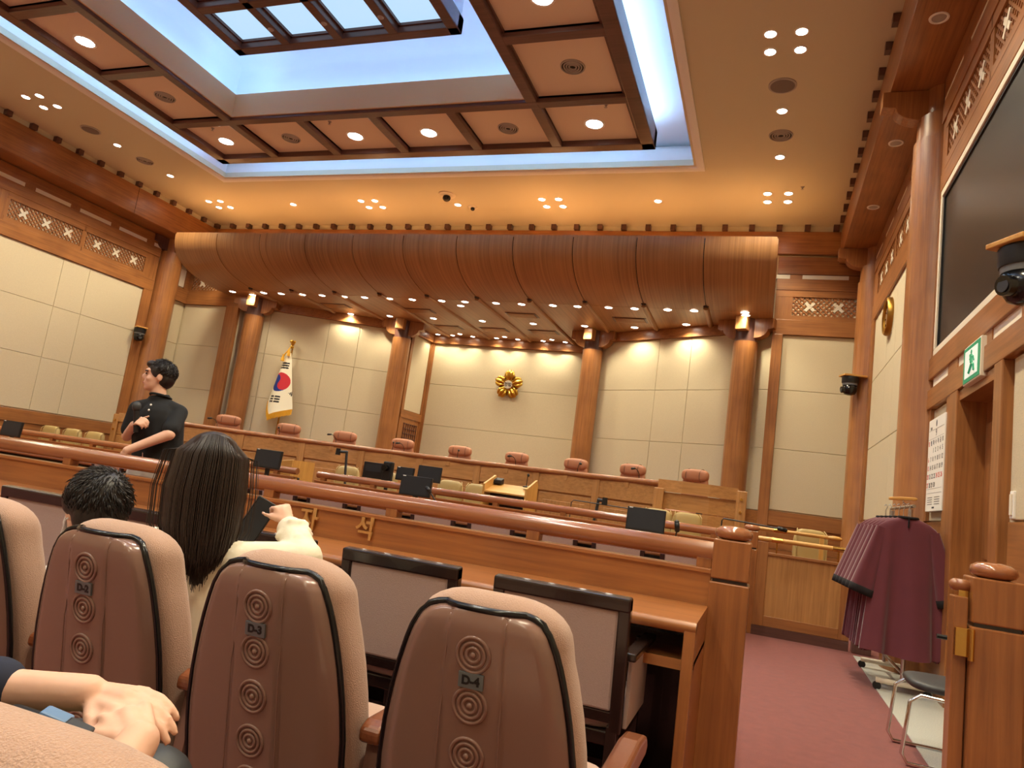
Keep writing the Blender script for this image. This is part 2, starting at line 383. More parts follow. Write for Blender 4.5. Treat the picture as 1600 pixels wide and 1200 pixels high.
# doorway with recessed wooden door
d1 = thing('door_1', (XR, 6.06, 0), 0, 'dark wooden door set deep in its frame under the exit sign', 'door', kind='structure')
MB().box(XR-.07, XR+.3, 6.555, 6.8, 0, 2.47).build('door_jamb', 'oak_z', d1, bevel=.008)
MB().box(XR-.07, XR+.3, 5.38, 5.565, 0, 2.47).build('door_jamb', 'oak_z', d1, bevel=.008)
MB().box(XR-.05, XR+.3, 5.55, 6.57, 2.38, 2.465).build('door_head', 'oak_y', d1)
MB().box(XR+.14, XR+.19, 5.55, 6.57, 0, 2.38).build('door_leaf', 'oak_z', d1)
for y0, y1 in ((5.65, 6.02), (6.1, 6.47)):
    for z0, z1 in ((.2, 1.0), (1.15, 2.2)): MB().box(XR+.125, XR+.14, y0, y1, z0, z1).build('door_panel', 'oak_z', d1, bevel=.01)
MB().cyl((XR+.14, 5.64, 1.02), (XR+.06, 5.64, 1.02), .012).cyl((XR+.07, 5.64, 1.02), (XR+.07, 5.76, 1.02), .01).build('door_handle', 'brass', d1, smooth=40)

# back wall, main plane left and right of the alcove and above it
wb = structure(MB().box(XL-.2, -12.09, YB, YB+.15, 0, 6.9).box(-.08, XR+.2, YB, YB+.15, 0, 6.9).box(-12.09, -.08, YB, YB+.15, 4.9, 6.9).build('wall_back', 'fabric_wall'), 'back wall with fabric panels either side of the bench alcove', 'wall')
FB = Face(wb, (0, YB), (1, 0))
for (x0, x1, p0, p1, l0, l1, cr) in ((-13.83, -12.09, -13.77, -12.46, -13.67, -12.5, 2), (-.08, 1.47, .1, 1.3, .22, 1.28, 2)):
    FB.box('dado_board', 'oak_x', x0, x1, 0, .78, 0, .03); FB.box('dado_board', 'oak_x', x0, x1, .786, 1.18, 0, .03); FB.box('dado_rail', 'oak_x', x0, x1, 1.186, 1.43, 0, .05)
    FB.panels([p0, p1], [1.45, 2.52, 3.58, 4.59])
    if x0 > -5: FB.box('frame_stile', 'oak_z', x0, p0, 0, 4.59, 0, .08, bevel=.006); FB.box('frame_stile', 'oak_z', p1, x1, 1.43, 4.59, 0, .05)
    else: FB.box('frame_stile', 'oak_z', p1, x1, 0, 4.59, 0, .08, bevel=.006)
    FB.box('frame_rail', 'oak_x', x0, x1, 4.59, 4.87, 0, .07, bevel=.006); FB.lat(l0, l1, cross=cr)
    FB.box('lattice_frame', 'oak_x', x0, x1, 4.87, 4.955, 0, .05); FB.box('lattice_frame', 'oak_x', x0, x1, 5.305, 5.43, 0, .05)
    FB.box('lattice_stile', 'oak_z', x0, l0, 4.87, 5.43, 0, .045); FB.box('lattice_stile', 'oak_z', l1, x1, 4.87, 5.43, 0, .045)
    FB.box('frame_rail', 'oak_x', x0, x1, 5.43, 5.64, 0, .06); FB.slots(x0, x1, off=(.43-.98 if x0 > -5 else 0))
    FB.box('upper_board', 'oak_x', x0, x1, 5.73, 6.06, 0, .06, bevel=.004)
wrear = structure(MB().box(XL-.2, XR+.2, YR-.2, YR, 0, 6.9).build('wall_rear', 'fabric_wall'), 'plain fabric wall behind the public seats', 'wall')

# alcove walls (angled wings, returns, centre)
def alcove(name, p0, p1, label, us, dadotop=1.4, ztop=4.65, returnwall=False):
    v = Vector((p1[0]-p0[0], p1[1]-p0[1], 0)); L = v.length; u = v.normalized(); n_ = u.cross(Vector((0, 0, 1)))
    m = Matrix((u, n_, Vector((0, 0, 1)))).transposed().to_4x4(); m.translation = Vector((p0[0], p0[1], 0))
    w = structure(MB().box(0, L, -.12, 0, 0, 4.9, m).build(name, 'fabric_wall'), label, 'wall')
    F = Face(w, p0, (v.x, v.y))
    F.box('frame_rail', 'oak_x', 0, L, ztop, 4.85, 0, .09, bevel=.006)
    F.box('dado_board', 'oak_x', 0, L, .7, dadotop, 0, .04)
    if us: F.panels([L*q for q in us], [dadotop+.01, 2.52, 3.58, ztop])
    return w, F, L
alcove('wall_wing_left', (-12.2, 13.62), (-8.48, 15.42), 'angled alcove wall behind the flag', [0, .18, .52, .7, 1])
alcove('wall_wing_right', (-3.84, 15.42), (-.06, 13.576), 'angled alcove wall right of the emblem', [0, .42, .6, .84, 1])
w, F, L = alcove('wall_centre', (-8.46, 16.55), (-3.86, 16.55), 'centre alcove wall carrying the gold emblem', [0, 1])
F.box('frame_stile', 'oak_z', 0, .13, .7, 4.65, 0, .05); F.box('frame_stile', 'oak_z', L-.13, L, .7, 4.65, 0, .05)
w, F, L = alcove('wall_return_left', (-8.48, 15.42), (-8.46, 16.55), 'short return wall with lattice door beside the inner column', None)
F.panels([.12, L-.1], [2.75, 4.65]); F.box('frame_rail', 'oak_y', 0, L, 2.55, 2.74, 0, .06); F.box('frame_stile', 'oak_z', 0, .12, .7, 4.65, 0, .05); F.box('frame_stile', 'oak_z', L-.1, L, .7, 4.65, 0, .05)
d2 = thing('door_2', (-8.44, 15.98, .7), 0, 'small wooden lattice door behind the judges chairs', 'door', kind='structure')
MB().box(-8.47, -8.43, 15.54, 16.45, .7, 2.55).build('door_leaf', 'oak_z', d2)
mb = MB()
for k in range(-6, 9):
    for sg in (-1, 1):
        pass
for k in range(7): mb.box(-8.43, -8.41, 15.66+k*.11, 15.675+k*.11, 1.7, 2.42)
for k in range(7): mb.box(-8.43, -8.408, 15.64, 16.36, 1.7+k*.12, 1.715+k*.12)
m45 = mb.build('lattice', 'dark_z', d2); m45['kind'] = 'stuff'
alcove('wall_return_right', (-3.86, 16.55), (-3.84, 15.42), 'short return wall hidden behind the right inner column', [0, 1])

# ------------------------------------------------------------------ beams with dentil blocks
cog = bevel_box_mesh('cog', .1, .12, .1, 'dark_z')
t1 = structure(MB().box(XL, XR, 13.4, YB, 6.1, 6.53).build('trim_1', 'oak_x', bevel=.006), 'wide wooden fascia beam above the canopy', 'beam')
t2 = structure(MB().box(XL, -13.22, YR, 13.42, 5.94, 6.53).build('trim_2', 'oak_y', bevel=.006), 'deep wooden ceiling beam along the left wall', 'beam')
t3 = structure(MB().box(.94, XR, YR, 13.42, 5.94, 6.53).build('trim_3', 'oak_y', bevel=.006), 'deep wooden ceiling beam along the right wall', 'beam')
x = -13.18
while x < .92: piece('cog', cog, t1, (x, 13.38, 6.585)); x += .484
y = 12.95
while y > 3: piece('cog', cog, t2, (-13.22, y, 6.585), (0, 0, PI/2)); piece('cog', cog, t3, (.94, y, 6.585), (0, 0, PI/2)); y -= .484
MB().box(XL, XR, 13.44, YB, 6.53, ZC).build('upper_strip', 'plaster', t1); MB().box(XL, -13.26, YR, 13.5, 6.53, ZC).build('upper_strip', 'plaster', t2); MB().box(.98, XR, YR, 13.5, 6.53, ZC).build('upper_strip', 'plaster', t3)
for y in (6.1, 11.05): MB().box(-13.223, -13.218, y, y+.006, 5.95, 6.52).build('board_joint', 'ebony', t2)

# ------------------------------------------------------------------ ceiling
HX0, HX1, HY0, HY1 = -10.80, -1.45, -2.5, 10.90
ce = structure(MB().box(XL-.2, HX0, YR-.2, 13.7, ZC, ZC+.1).box(HX1, XR+.2, YR-.2, 13.7, ZC, ZC+.1).box(HX0, HX1, HY1, 13.7, ZC, ZC+.1).box(HX0, HX1, YR-.2, HY0, ZC, ZC+.1).build('ceiling', 'plaster'), 'cream plaster ceiling with a glowing coffered recess', 'ceiling')
def ring_profile(prof, x0, x1, y0, y1, r=.0):
    """sweep (outward offset, z) profile around a rectangle"""
    rows = []
    for off, z in prof:
        rows.append([(x0-off, y0-off, z), (x1+off, y0-off, z), (x1+off, y1+off, z), (x0-off, y1+off, z)])
    return MB().grid(rows, close_u=True)
lip = [(.16, ZC-.001), (.16, ZC-.03), (.11, ZC-.035), (.05, ZC-.02), (.015, ZC+.03), (0, ZC+.10), (.01, ZC+.2), (.06, ZC+.32), (.16, ZC+.42), (.3, ZC+.5)]
ring_profile(lip, HX0, HX1, HY0, HY1).build('cove_moulding', 'cove_white', ce, smooth=50)
q0, q1, q2, q3 = -8.78-.42, -3.58+.42, -.35-.42, 8.74+.42
MB().box(HX0-.5, HX1+.5, q3, HY1+.4, ZC+.5, ZC+.55).box(HX0-.5, HX1+.5, HY0-.4, q2, ZC+.5, ZC+.55).box(HX0-.5, q0, q2, q3, ZC+.5, ZC+.55).box(q1, HX1+.5, q2, q3, ZC+.5, ZC+.55).build('cove_top', 'cove_white', ce)
# coffer ring
OX0, OX1, OY0, OY1 = -10.24, -1.96, -1.75, 10.22
IX0, IX1, IY0, IY1 = -8.78, -3.58, -.35, 8.74
xs = [CX-4.05, CX-2.7, CX-1.35, CX, CX+1.35, CX+2.7, CX+4.05]
ys = [10.12, 8.83]+[8.83-1.45*k for k in range(1, 6)]+[-.3, -1.65]
cf = MB()
zb, zt = 6.57, 6.86
cf.box(OX0, OX1, OY1-.2, OY1, zb, zt).box(OX0, OX1, OY0, OY0+.2, zb, zt).box(OX0, OX0+.2, OY0, OY1, zb, zt).box(OX1-.2, OX1, OY0, OY1, zb, zt)
cf.box(IX0-.16, IX1+.16, IY1, IY1+.16, zb, zt).box(IX0-.16, IX1+.16, IY0-.16, IY0, zb, zt).box(IX0-.16, IX0, IY0, IY1, zb, zt).box(IX1, IX1+.16, IY0, IY1, zb, zt)
for x in xs[1:-1]:
    cf.box(x-.08, x+.08, IY1+.1, OY1-.1, zb+.004, zt).box(x-.08, x+.08, OY0+.1, IY0-.1, zb+.004, zt)
for y in ys[1:-1]:
    cf.box(OX0+.1, IX0-.1, y-.08, y+.08, zb+.004, zt).box(IX1+.1, OX1-.1, y-.08, y+.08, zb+.004, zt)
cof = cf.build('coffer_frame', 'dark_x', ce, bevel=.012)
def cell(x0, x1, y0, y1):
    MB().box(x0, x1, y0, y1, 6.665, 6.685).build('coffer_panel', 'coffer_cream', cof)
    e = .05; m = MB()
    m.box(x0, x1, y0, y0+e, 6.635, 6.665).box(x0, x1, y1-e, y1, 6.635, 6.665).box(x0, x0+e, y0, y1, 6.635, 6.665).box(x1-e, x1, y0, y1, 6.635, 6.665)
    m.build('coffer_moulding', 'dark_x', cof)
cells = []
for i in range(6):
    cells.append((xs[i], xs[i+1], 8.83, 10.12)); cells.append((xs[i], xs[i+1], -1.65, -.3))
for j in range(1, len(ys)-2):
    cells.append((xs[0], xs[1], ys[j+1], ys[j])); cells.append((xs[5], xs[6], ys[j+1], ys[j]))
for (x0, x1, y0, y1) in cells: cell(x0+.03, x1-.03, y0+.03, y1-.03)
# inner light-coloured rim and upper recess
g = .05
rim = MB()
rim.box(IX0, IX1, IY1-.03, IY1, 6.62, 7.02).box(IX0, IX1, IY0, IY0+.03, 6.62, 7.02).box(IX0, IX0+.03, IY0, IY1, 6.62, 7.02).box(IX1-.03, IX1, IY0, IY1, 6.62, 7.02)
rim.build('recess_rim', 'rim_beige', cof, bevel=.004)
rec = [(.42, 6.86), (.42, 7.45), (.38, 7.62), (.28, 7.76), (.12, 7.86), (-.1, 7.9)]
ring_profile(rec, IX0, IX1, IY0, IY1).build('recess_wall', 'sky_white', ce, smooth=60)
MB().box(IX0-.1, IX1+.1, IY0-.1, IY1+.1, 7.9, 7.95).build('recess_top', 'sky_white', ce)
# LED strips
def led_ring(x0, x1, y0, y1, w, z0, z1):
    m = MB(); m.box(x0, x1, y1-w, y1, z0, z1).box(x0, x1, y0, y0+w, z0, z1).box(x0, x0+w, y0+w, y1-w, z0, z1).box(x1-w, x1, y0+w, y1-w, z0, z1)
    return m
led_ring(OX0+.03, OX1-.03, OY0+.03, OY1-.03, .05, 6.865, 6.90).build('led_strip', 'led', cof)
led_ring(IX0-.14, IX1+.14, IY0-.14, IY1+.14, .04, 6.865, 6.90).build('led_strip', 'led', cof)
# skylight grid
SX0, SX1, SY1, SY0 = -8.0, -4.29, 7.88, .4
sk = MB(); zz0, zz1 = 7.1, 7.32
sk.box(SX0, SX1, SY1-.16, SY1, zz0, zz1).box(SX0, SX1, SY0, SY0+.16, zz0, zz1).box(SX0, SX0+.16, SY0, SY1, zz0, zz1).box(SX1-.16, SX1, SY0, SY1, zz0, zz1)
nx, ny = 4, 8; dx = (SX1-SX0-.16)/nx; dy = (SY1-SY0-.16)/ny
for i in range(1, nx): sk.box(SX0+.08+dx*i-.07, SX0+.08+dx*i+.07, SY0, SY1, zz0+.003, zz1)
for j in range(1, ny): sk.box(SX0, SX1, SY0+.08+dy*j-.07, SY0+.08+dy*j+.07, zz0+.003, zz1)
sky = sk.build('skylight_frame', 'dark_x', ce, bevel=.012)
MB().box(SX0+.01, SX1-.01, SY0+.01, SY1-.01, 7.32, 7.34).build('skylight_cover', 'dark_x', sky)
for x0, x1, y0, y1 in ((SX0+.03, SX0+.06, SY0+.03, SY1-.03), (SX1-.06, SX1-.03, SY0+.03, SY1-.03), (SX0+.06, SX1-.06, SY1-.06, SY1-.03)):
    MB().box(x0, x1, y0, y1, 7.34, 7.9).build('skylight_hanger', 'sky_white', sky)
for i in range(nx):
    for j in range(ny):
        x0 = SX0+.08+dx*i; y0 = SY0+.08+dy*j
        MB().box(x0+.09, x0+dx-.09, y0+.09, y0+dy-.09, 7.24, 7.26).build('skylight_pane', 'pane', sky)
        m = MB(); e = .1
        m.box(x0+.06, x0+e, y0+.06, y0+dy-.06, 7.2, 7.24).box(x0+dx-e, x0+dx-.06, y0+.06, y0+dy-.06, 7.2, 7.24).box(x0+.06, x0+dx-.06, y0+.06, y0+e, 7.2, 7.24).box(x0+.06, x0+dx-.06, y0+dy-e, y0+dy-.06, 7.2, 7.24)
        m.build('pane_moulding', 'dark_x', sky)
for i in range(1, nx): MB().lathe([(.03, -.015), (.045, 0)], (SX0+.08+dx*i, SY1-.5, 7.1), 14).build('sprinkler', 'vent_metal', sky)

# ------------------------------------------------------------------ ceiling fittings
def ring_mesh(r0, r1, h):
    return MB().lathe([(r0, 0), (r0, -h), (r1, -h*.6), (r1, 0)], n=20)
RINGS = {}
def downlight(x, y, z, r, label, group, mat='lamp_warm', power=0, col=WARM, size=125, name='ceiling_downlight'):
    t = thing(name, (x, y, z), 0, label, 'downlight', group)
    k = (r, mat)
    if k not in RINGS:
        a = MB()
        n = 20
        rows = [[(rr*math.cos(2*PI*i/n), rr*math.sin(2*PI*i/n), zz) for i in range(n)] for rr, zz in ((r*1.28, 0), (r*1.24, -.008), (r*1.02, -.010), (r*.98, -.002))]
        RINGS[k] = (a.grid(rows, True).mesh('trim_ring', 'white', 40), MB().lathe([(r, -.004), (r*.6, -.012), (r*.1, -.015)], n=20).mesh('lamp_lens', mat, True))
    piece('trim_ring', RINGS[k][0], t); piece('lamp_lens', RINGS[k][1], t)
    if power: spot(t, (0, 0, -.03), power, col, size)
    return t
def cluster(x, y, where, d=.165):
    for i, (a, b) in enumerate(((-d, -d), (d, -d), (-d, d), (d, d))):
        t = downlight(x+a, y+b, ZC, .062, ('front left', 'front right', 'back left', 'back right')[i]+' lamp of the four-lamp ceiling cluster '+where, 'four-lamp cluster '+where)
        if i == 0: spot(t, (d, d, -.04), P_CEIL*1.8, WARM, 125, .6, .2)
cluster(-.17, 7.92, 'nearest the camera on the right'); cluster(-.17, 12.15, 'near the canopy on the right')
cluster(-12.15, 7.93, 'at the left edge above the beam'); cluster(-12.08, 12.2, 'near the canopy at the far left corner')
cluster(-8.14, 12.26, 'above the canopy left of the dome camera'); cluster(-4.2, 12.28, 'above the canopy right of the dome camera')
for (x, y, w) in ((-.17, 9.4, 'between speaker disc and round vent on the right'), (-.17, 10.7, 'beyond the round vent on the right'), (-10.1, 12.24, 'between the two left clusters by the canopy'),
                  (-6.2, 12.33, 'beside the dome camera'), (-2.2, 12.24, 'right of centre above the canopy'), (-12.12, 9.46, 'between speaker disc and vent on the left'), (-12.1, 10.76, 'beyond the round vent on the left')):
    downlight(x, y, ZC, .062, 'single round ceiling lamp '+w, None, power=P_CEIL)
for (x, y) in ((-.17, 3.7), (-.17, -.5), (-12.1, 3.7), (-12.1, -.5), (-12.1, -3.8), (-8.1, -3.8), (-4.2, -3.8), (-.17, -3.8), (-.17, 5.3), (-.17, 1.9), (-12.1, 1.9), (-12.1, 5.5)):
    downlight(x, y, ZC, .11, 'round ceiling lamp behind the viewer', 'ceiling lamps behind the viewer', power=P_CEIL*1.6)
cl = [(-9.6, 9.55, 'in the left front corner coffer'), (-6.91, 9.58, 'in the third front coffer from the left'), (-5.53, 9.58, 'in the fourth front coffer from the left'), (-2.78, 9.55, 'in the right front corner coffer'), (-9.62, 6.66, 'in the left side coffer at the picture edge'), (-2.77, 6.8, 'in the right side coffer at the picture edge')]
for x, y, w in cl: downlight(x, y, 6.665, .125, 'large round lamp '+w, None, 'lamp_cool', P_COFFER, NEUT, 120)
for x, y in ((-9.6, 3.7), (-9.6, .9), (-2.75, 3.7), (-2.75, .9), (-9.6, -.97), (-6.9, -.97), (-5.5, -.97), (-2.78, -.97)): downlight(x, y, 6.665, .125, 'large round coffer lamp behind the viewer', 'coffer lamps behind the viewer', 'lamp_cool', P_COFFER, NEUT, 120)
VR = [MB().grid([[(rr*math.cos(2*PI*i/24), rr*math.sin(2*PI*i/24), zz) for i in range(24)] for rr, zz in ((r0, 0), (r0-.004, -.016), (r0-.016, -.02), (r0-.022, -.004))], True).mesh('vent_ring', 'vent_metal', 40) for r0 in (.165, .128, .094, .06)]
VB = MB().lathe([(.16, -.002), (.15, -.004)], n=24).mesh('vent_core', 'vent_dark')
def vent(x, y, z, where):
    t = thing('round_vent', (x, y, z), 0, 'dark round louvred air vent '+where, 'vent')
    for v in VR: piece('vent_ring', v, t)
    piece('vent_core', VB, t)
vent(-8.19, 9.55, 6.665, 'in the second front coffer from the left'); vent(-4.15, 9.56, 6.665, 'in the fifth front coffer from the left'); vent(-9.58, 8.1, 6.665, 'in the left side coffer'); vent(-2.75, 8.12, 6.665, 'in the right side coffer')
vent(-.17, 10.05, ZC, 'in the plaster ceiling on the right'); vent(-12.1, 10.1, ZC, 'in the plaster ceiling on the left')
for x, y, w in ((-.18, 8.8, 'right'), (-12.13, 8.88, 'left')):
    t = thing('ceiling_speaker', (x, y, ZC), 0, 'flat grey round speaker disc in the %s plaster ceiling' % w, 'speaker')
    MB().lathe([(.17, 0), (.17, -.012), (.15, -.016)], n=28).build('speaker_rim', 'vent_metal', t, 40, world=False); MB().lathe([(.15, -.014), (.14, -.02), (.05, -.023)], n=28).build('speaker_grille', 'speaker', t, 40, world=False)
def dome(x, y, s, label):
    t = thing('dome_camera', (x, y, ZC), 0, label, 'camera')
    MB().lathe([(.17*s, 0), (.165*s, -.02*s), (.1*s, -.035*s)], n=24).build('camera_base', 'off_white', t, 40, world=False)
    MB().ell((0, 0, -.075*s), (.08*s, .08*s, .07*s)).build('camera_dome', 'black_gloss', t, True, world=False)
dome(-6.22, 11.85, 1, 'larger black dome camera on the ceiling above the canopy'); dome(-5.92, 12.45, .55, 'small black dome camera beside the larger one')
for x, y, w in ((1.16, 6.73, 'nearest the camera'), (1.17, 9.05, 'between the two columns'), (1.17, 10.95, 'farthest back')):
    t = thing('beam_downlight', (x, y, 5.94), 0, 'unlit round lamp in the right beam soffit '+w, 'downlight')
    MB().grid([[(rr*math.cos(2*PI*i/24), rr*math.sin(2*PI*i/24), zz) for i in range(24)] for rr, zz in ((.085, 0), (.083, -.008), (.066, -.01), (.062, -.002))], True).build('trim_ring', 'white', t, 40, world=False)
    MB().lathe([(.062, -.002), (.03, -.004)], n=20).build('lamp_lens', 'vent_metal', t, world=False)
for x, y, z in ((.42, 6.95, ZC), (.2, 11.75, ZC), (-9.5, 9.1, 6.665), (-7.1, 9.1, 6.665), (-2.5, 9.05, 6.665)):
    t = thing('sprinkler_head', (x, y, z), 0, {(.42): 'small sprinkler head at the upper right of the plaster ceiling', .2: 'small sprinkler head near the right canopy cluster', -9.5: 'small sprinkler in the left front corner coffer', -7.1: 'small sprinkler in the third front coffer', -2.5: 'small sprinkler in the right front corner coffer'}[x], 'sprinkler')
    MB().lathe([(.03, 0), (.03, -.008), (.012, -.012), (.012, -.04), (.025, -.045)], n=12).build('sprinkler_body', 'vent_metal', t, world=False)

# ------------------------------------------------------------------ columns
def bracket_poly(L, h, notch=.45):
    """side profile of a bracket arm: square top, scooped lower corner"""
    pts = [(0, 0), (0, -h), (L*.35, -h)]
    for k in range(7):
        t = k/6*PI/2; pts.append((L*.35+L*.45*math.sin(t), -h+h*.45*(1-math.cos(t))))
    pts += [(L*.86, -h*.55), (L, -h*.5), (L, 0)]
    return pts
def arm(col, base, dirv, L, h, w, name='bracket_arm', mat='oak_z'):
    d = Vector(dirv).normalized(); s = d.cross(Vector((0, 0, 1)))
    m = Matrix((d, s, Vector((0, 0, 1)))).transposed().to_4x4(); m.translation = Vector(base)
    return MB().prism(bracket_poly(L, h), -w/2, w/2, 'y', m).build(name, mat, col, bevel=.006)
def wall_column(x, y, side, label):
    c = thing('timber_column', (x, y, 0), 0, label, 'column')
    MB().lathe([(.33, 0), (.33, .18), (.30, .2), (.29, .22), (.285, 5.35)], (x, y, 0), 32).build('shaft', 'oak_z', c, 40)
    MB().lathe([(.262, 5.35), (.258, 5.62)], (x, y, 0), 32).build('collar', 'oak_z', c, 40)
    MB().lathe([(.2, 5.62), (.2, 5.94)], (x, y, 0), 28).build('neck', 'oak_z', c, 40)
    arm(c, (x, y, 5.935), (side, 0, 0), .62, .34, .18); arm(c, (x, y, 5.93), (0, -1, 0), .55, .3, .12, mat='dark_z'); arm(c, (x, y, 5.93), (0, 1, 0), .55, .3, .12, mat='dark_z')
    return c
wall_column(1.49, 8.0, -1, 'tall round wooden column behind the hanging robes'); wall_column(1.49, 12.72, -1, 'round wooden column in the far right corner')
wall_column(1.49, 3.25, -1, 'round wooden column at the right edge holding the near camera')
wall_column(-13.78, 12.75, 1, 'round wooden column in the far left corner behind the guide'); wall_column(-13.85, 8.0, 1, 'round wooden column at the left picture edge'); wall_column(-13.85, 3.25, 1, 'round wooden column out at the left side')
def alcove_column(x, y, ang, label):
    c = thing('bench_column', (x, y, .0), 0, label, 'column')
    MB().lathe([(.22, 0), (.22, 4.42)], (x, y, 0), 28).build('shaft', 'oak_z', c, 40)
    u = Vector((math.cos(ang), math.sin(ang), 0)); nrm = Vector((u.y, -u.x, 0))
    MB().lathe([(.2, 4.42), (.2, 4.85)], (x, y, 0), 20).build('neck', 'dark_z', c, 40)
    arm(c, (x, y, 4.85), u, .52, .36, .2); arm(c, (x, y, 4.85), -u, .52, .36, .2)
    m = Matrix((u, nrm, Vector((0, 0, 1)))).transposed().to_4x4(); m.translation = Vector((x, y, 0))
    MB().box(-.1, .1, 0, .36, 4.6, 4.85, m).build('end_block', 'honey_z', c, bevel=.008)
alcove_column(-11.75, 13.62, .3, 'round column left of the flag under the canopy'); alcove_column(-8.55, 15.12, .2, 'round column right of the flag beside the lattice door')
alcove_column(-3.78, 15.12, -.2, 'round column right of the gold emblem'); alcove_column(-.53, 13.55, -.3, 'round column at the right end of the canopy')

# ------------------------------------------------------------------ canopy
cn = thing('canopy', (CX, 12.5, 4.85), 0, 'broad curved wooden canopy over the judges bench', 'canopy')
prof = [(11.5, 5.66), (11.5, 5.56), (11.515, 5.46), (11.55, 5.36), (11.62, 5.26), (11.72, 5.165), (11.86, 5.075), (12.03, 5.0), (12.25, 4.94), (12.5, 4.895), (12.75, 4.865), (12.98, 4.852)]
inner = [(12.98, 4.9), (12.5, 4.94), (12.05, 5.05), (11.75, 5.22), (11.6, 5.4), (11.56, 5.66)]
NP = 11; CX0, CX1 = -12.4, -.115; PW = (CX1-CX0)/NP
for k in range(NP):
    x0 = CX0+k*PW+(.008 if k else 0); x1 = CX0+(k+1)*PW-(.008 if k < NP-1 else 0)
    MB().prism(prof+inner, x0, x1, 'x').build('curved_panel', 'veneer_z', cn, 30)
MB().prism([(y+.02, z+.015) for y, z in prof]+[(12.98, 4.88)], CX0+.03, CX1-.03, 'x').build('canopy_core', 'ebony', cn)
sp = [(CX0, 12.97), (CX1, 12.97), (CX1, 13.6), (-3.86, 15.4), (-3.86, 16.6), (-8.46, 16.6), (-8.46, 15.4), (CX0, 13.6)]
MB().prism(sp, 4.85, 4.9, 'z').build('soffit', 'veneer_z', cn)
for xx in (CX0-.02, CX1):
    MB().prism([(11.5, 5.66)]+prof+[(13.5, 4.85), (13.5, 5.66)], xx, xx+.02, 'x').build('end_panel', 'veneer_z', cn)
MB().box(CX0, CX1, 11.5, 13.4, 5.66, 5.69).build('top_board', 'veneer_z', cn)
def wall_y(x):
    d = abs(x-CX)
    return 16.5 if d < 2.3 else 15.38-(d-2.34)*.483
for k in range(1, NP):
    x = CX0+k*PW; y1 = wall_y(x)-.08
    n = 12; rows = [[(x+.055*math.cos(PI*i/n), yy, 4.852-.05*math.sin(PI*i/n)) for i in range(n+1)] for yy in (12.8, y1)]
    mb = MB().grid(rows); mb.add(rows[0], [tuple(range(n+1))[::-1]])
    mb.build('batten', 'veneer_z', cn, 40)
    MB().lathe([(.035, 0), (.06, .03)], (x, 12.78, 4.84), 12).build('batten_end', 'ebony', cn)
fr = [(-12.02, 12.95), (-11.12, 12.94), (-10.64, 12.95), (-10.06, 12.95), (-9.54, 12.95), (-8.98, 12.97), (-8.46, 12.97), (-7.85, 12.98), (-7.3, 12.98), (-6.61, 12.98), (-6.08, 12.98), (-5.39, 12.98), (-4.84, 12.98), (-4.18, 12.97), (-3.68, 12.97), (-3.06, 12.95), (-2.56, 12.95), (-1.94, 12.93), (-1.46, 12.92), (-.57, 12.9)]
ORD = 'first second third fourth fifth sixth seventh eighth ninth tenth eleventh twelfth thirteenth fourteenth fifteenth sixteenth seventeenth eighteenth nineteenth twentieth'.split()
for k, (x, y) in enumerate(fr): downlight(x, y+.1, 4.85, .07, 'round lamp in the front row under the canopy, %s from the left' % ORD[k], 'front row of canopy lamps', power=P_SOFFIT*1.5 if k % 2 else 0, size=140, name='canopy_downlight')
for k, (x, y) in enumerate(((-10.84, 14.35), (-9.76, 14.6), (-8.69, 14.62), (-7.53, 14.62), (-6.3, 14.63), (-5.08, 14.64), (-3.9, 14.6), (-2.8, 14.5), (-1.7, 14.05))):
    downlight(x, y, 4.85, .07, 'round lamp in the second row under the canopy, %s from the left' % ORD[k], 'second row of canopy lamps', power=P_SOFFIT*2, size=140, name='canopy_downlight')
for k, (x, y) in enumerate(((-8.2, 16.3), (-7.78, 16.3), (-7.49, 16.1), (-7.22, 16.3), (-6.58, 16.32), (-6.29, 16.12), (-6.01, 16.32), (-5.35, 16.32), (-5.07, 16.12), (-4.78, 16.3))):
    downlight(x, y, 4.85, .055, 'round lamp above the emblem wall, %s from the left' % ORD[k], 'back row of canopy lamps', power=P_SOFFIT*.8, size=120, name='canopy_downlight')
for x, y, w in ((-11.6, 13.25, 'before the column left of the flag'), (-6.31, 13.4, 'over the middle of the bench'), (-.56, 13.18, 'before the rightmost bench column')):  # added lamps standing in for reflections of nearer lamps in the soffit
    downlight(x, y, 4.85, .07, 'added lamp in place of a bright canopy reflection '+w, None, power=P_SOFFIT*2, name='canopy_downlight')
SB = MB()
for k in range(6): SB.box(-.3, .3, -.135+k*.05, -.11+k*.05, -.02, 0)
SBm = SB.mesh('vent_slats', 'vent_metal'); SF = MB().box(-.34, .34, -.17, .17, -.008, .0).mesh('vent_plate', 'dark_x')
for x, y, w in ((-9.71, 13.89, 'above the flag'), (-7.57, 13.98, 'left of centre in front'), (-7.5, 15.43, 'left at the back'), (-5.11, 13.95, 'right of centre in front'), (-6.3, 15.42, 'centre back'), (-5.06, 15.39, 'right at the back'), (-2.79, 13.92, 'at the right side')):
    t = thing('soffit_vent', (x, y, 4.848), 0, 'rectangular slatted vent in canopy underside '+w, 'vent'); piece('vent_plate', SF, t)
    for k in range(6): piece('vent_slat', MB().box(-.3, .3, -.135+k*.05, -.112+k*.05, -.022, -.006).mesh('vent_slat', 'honey_x'), t)

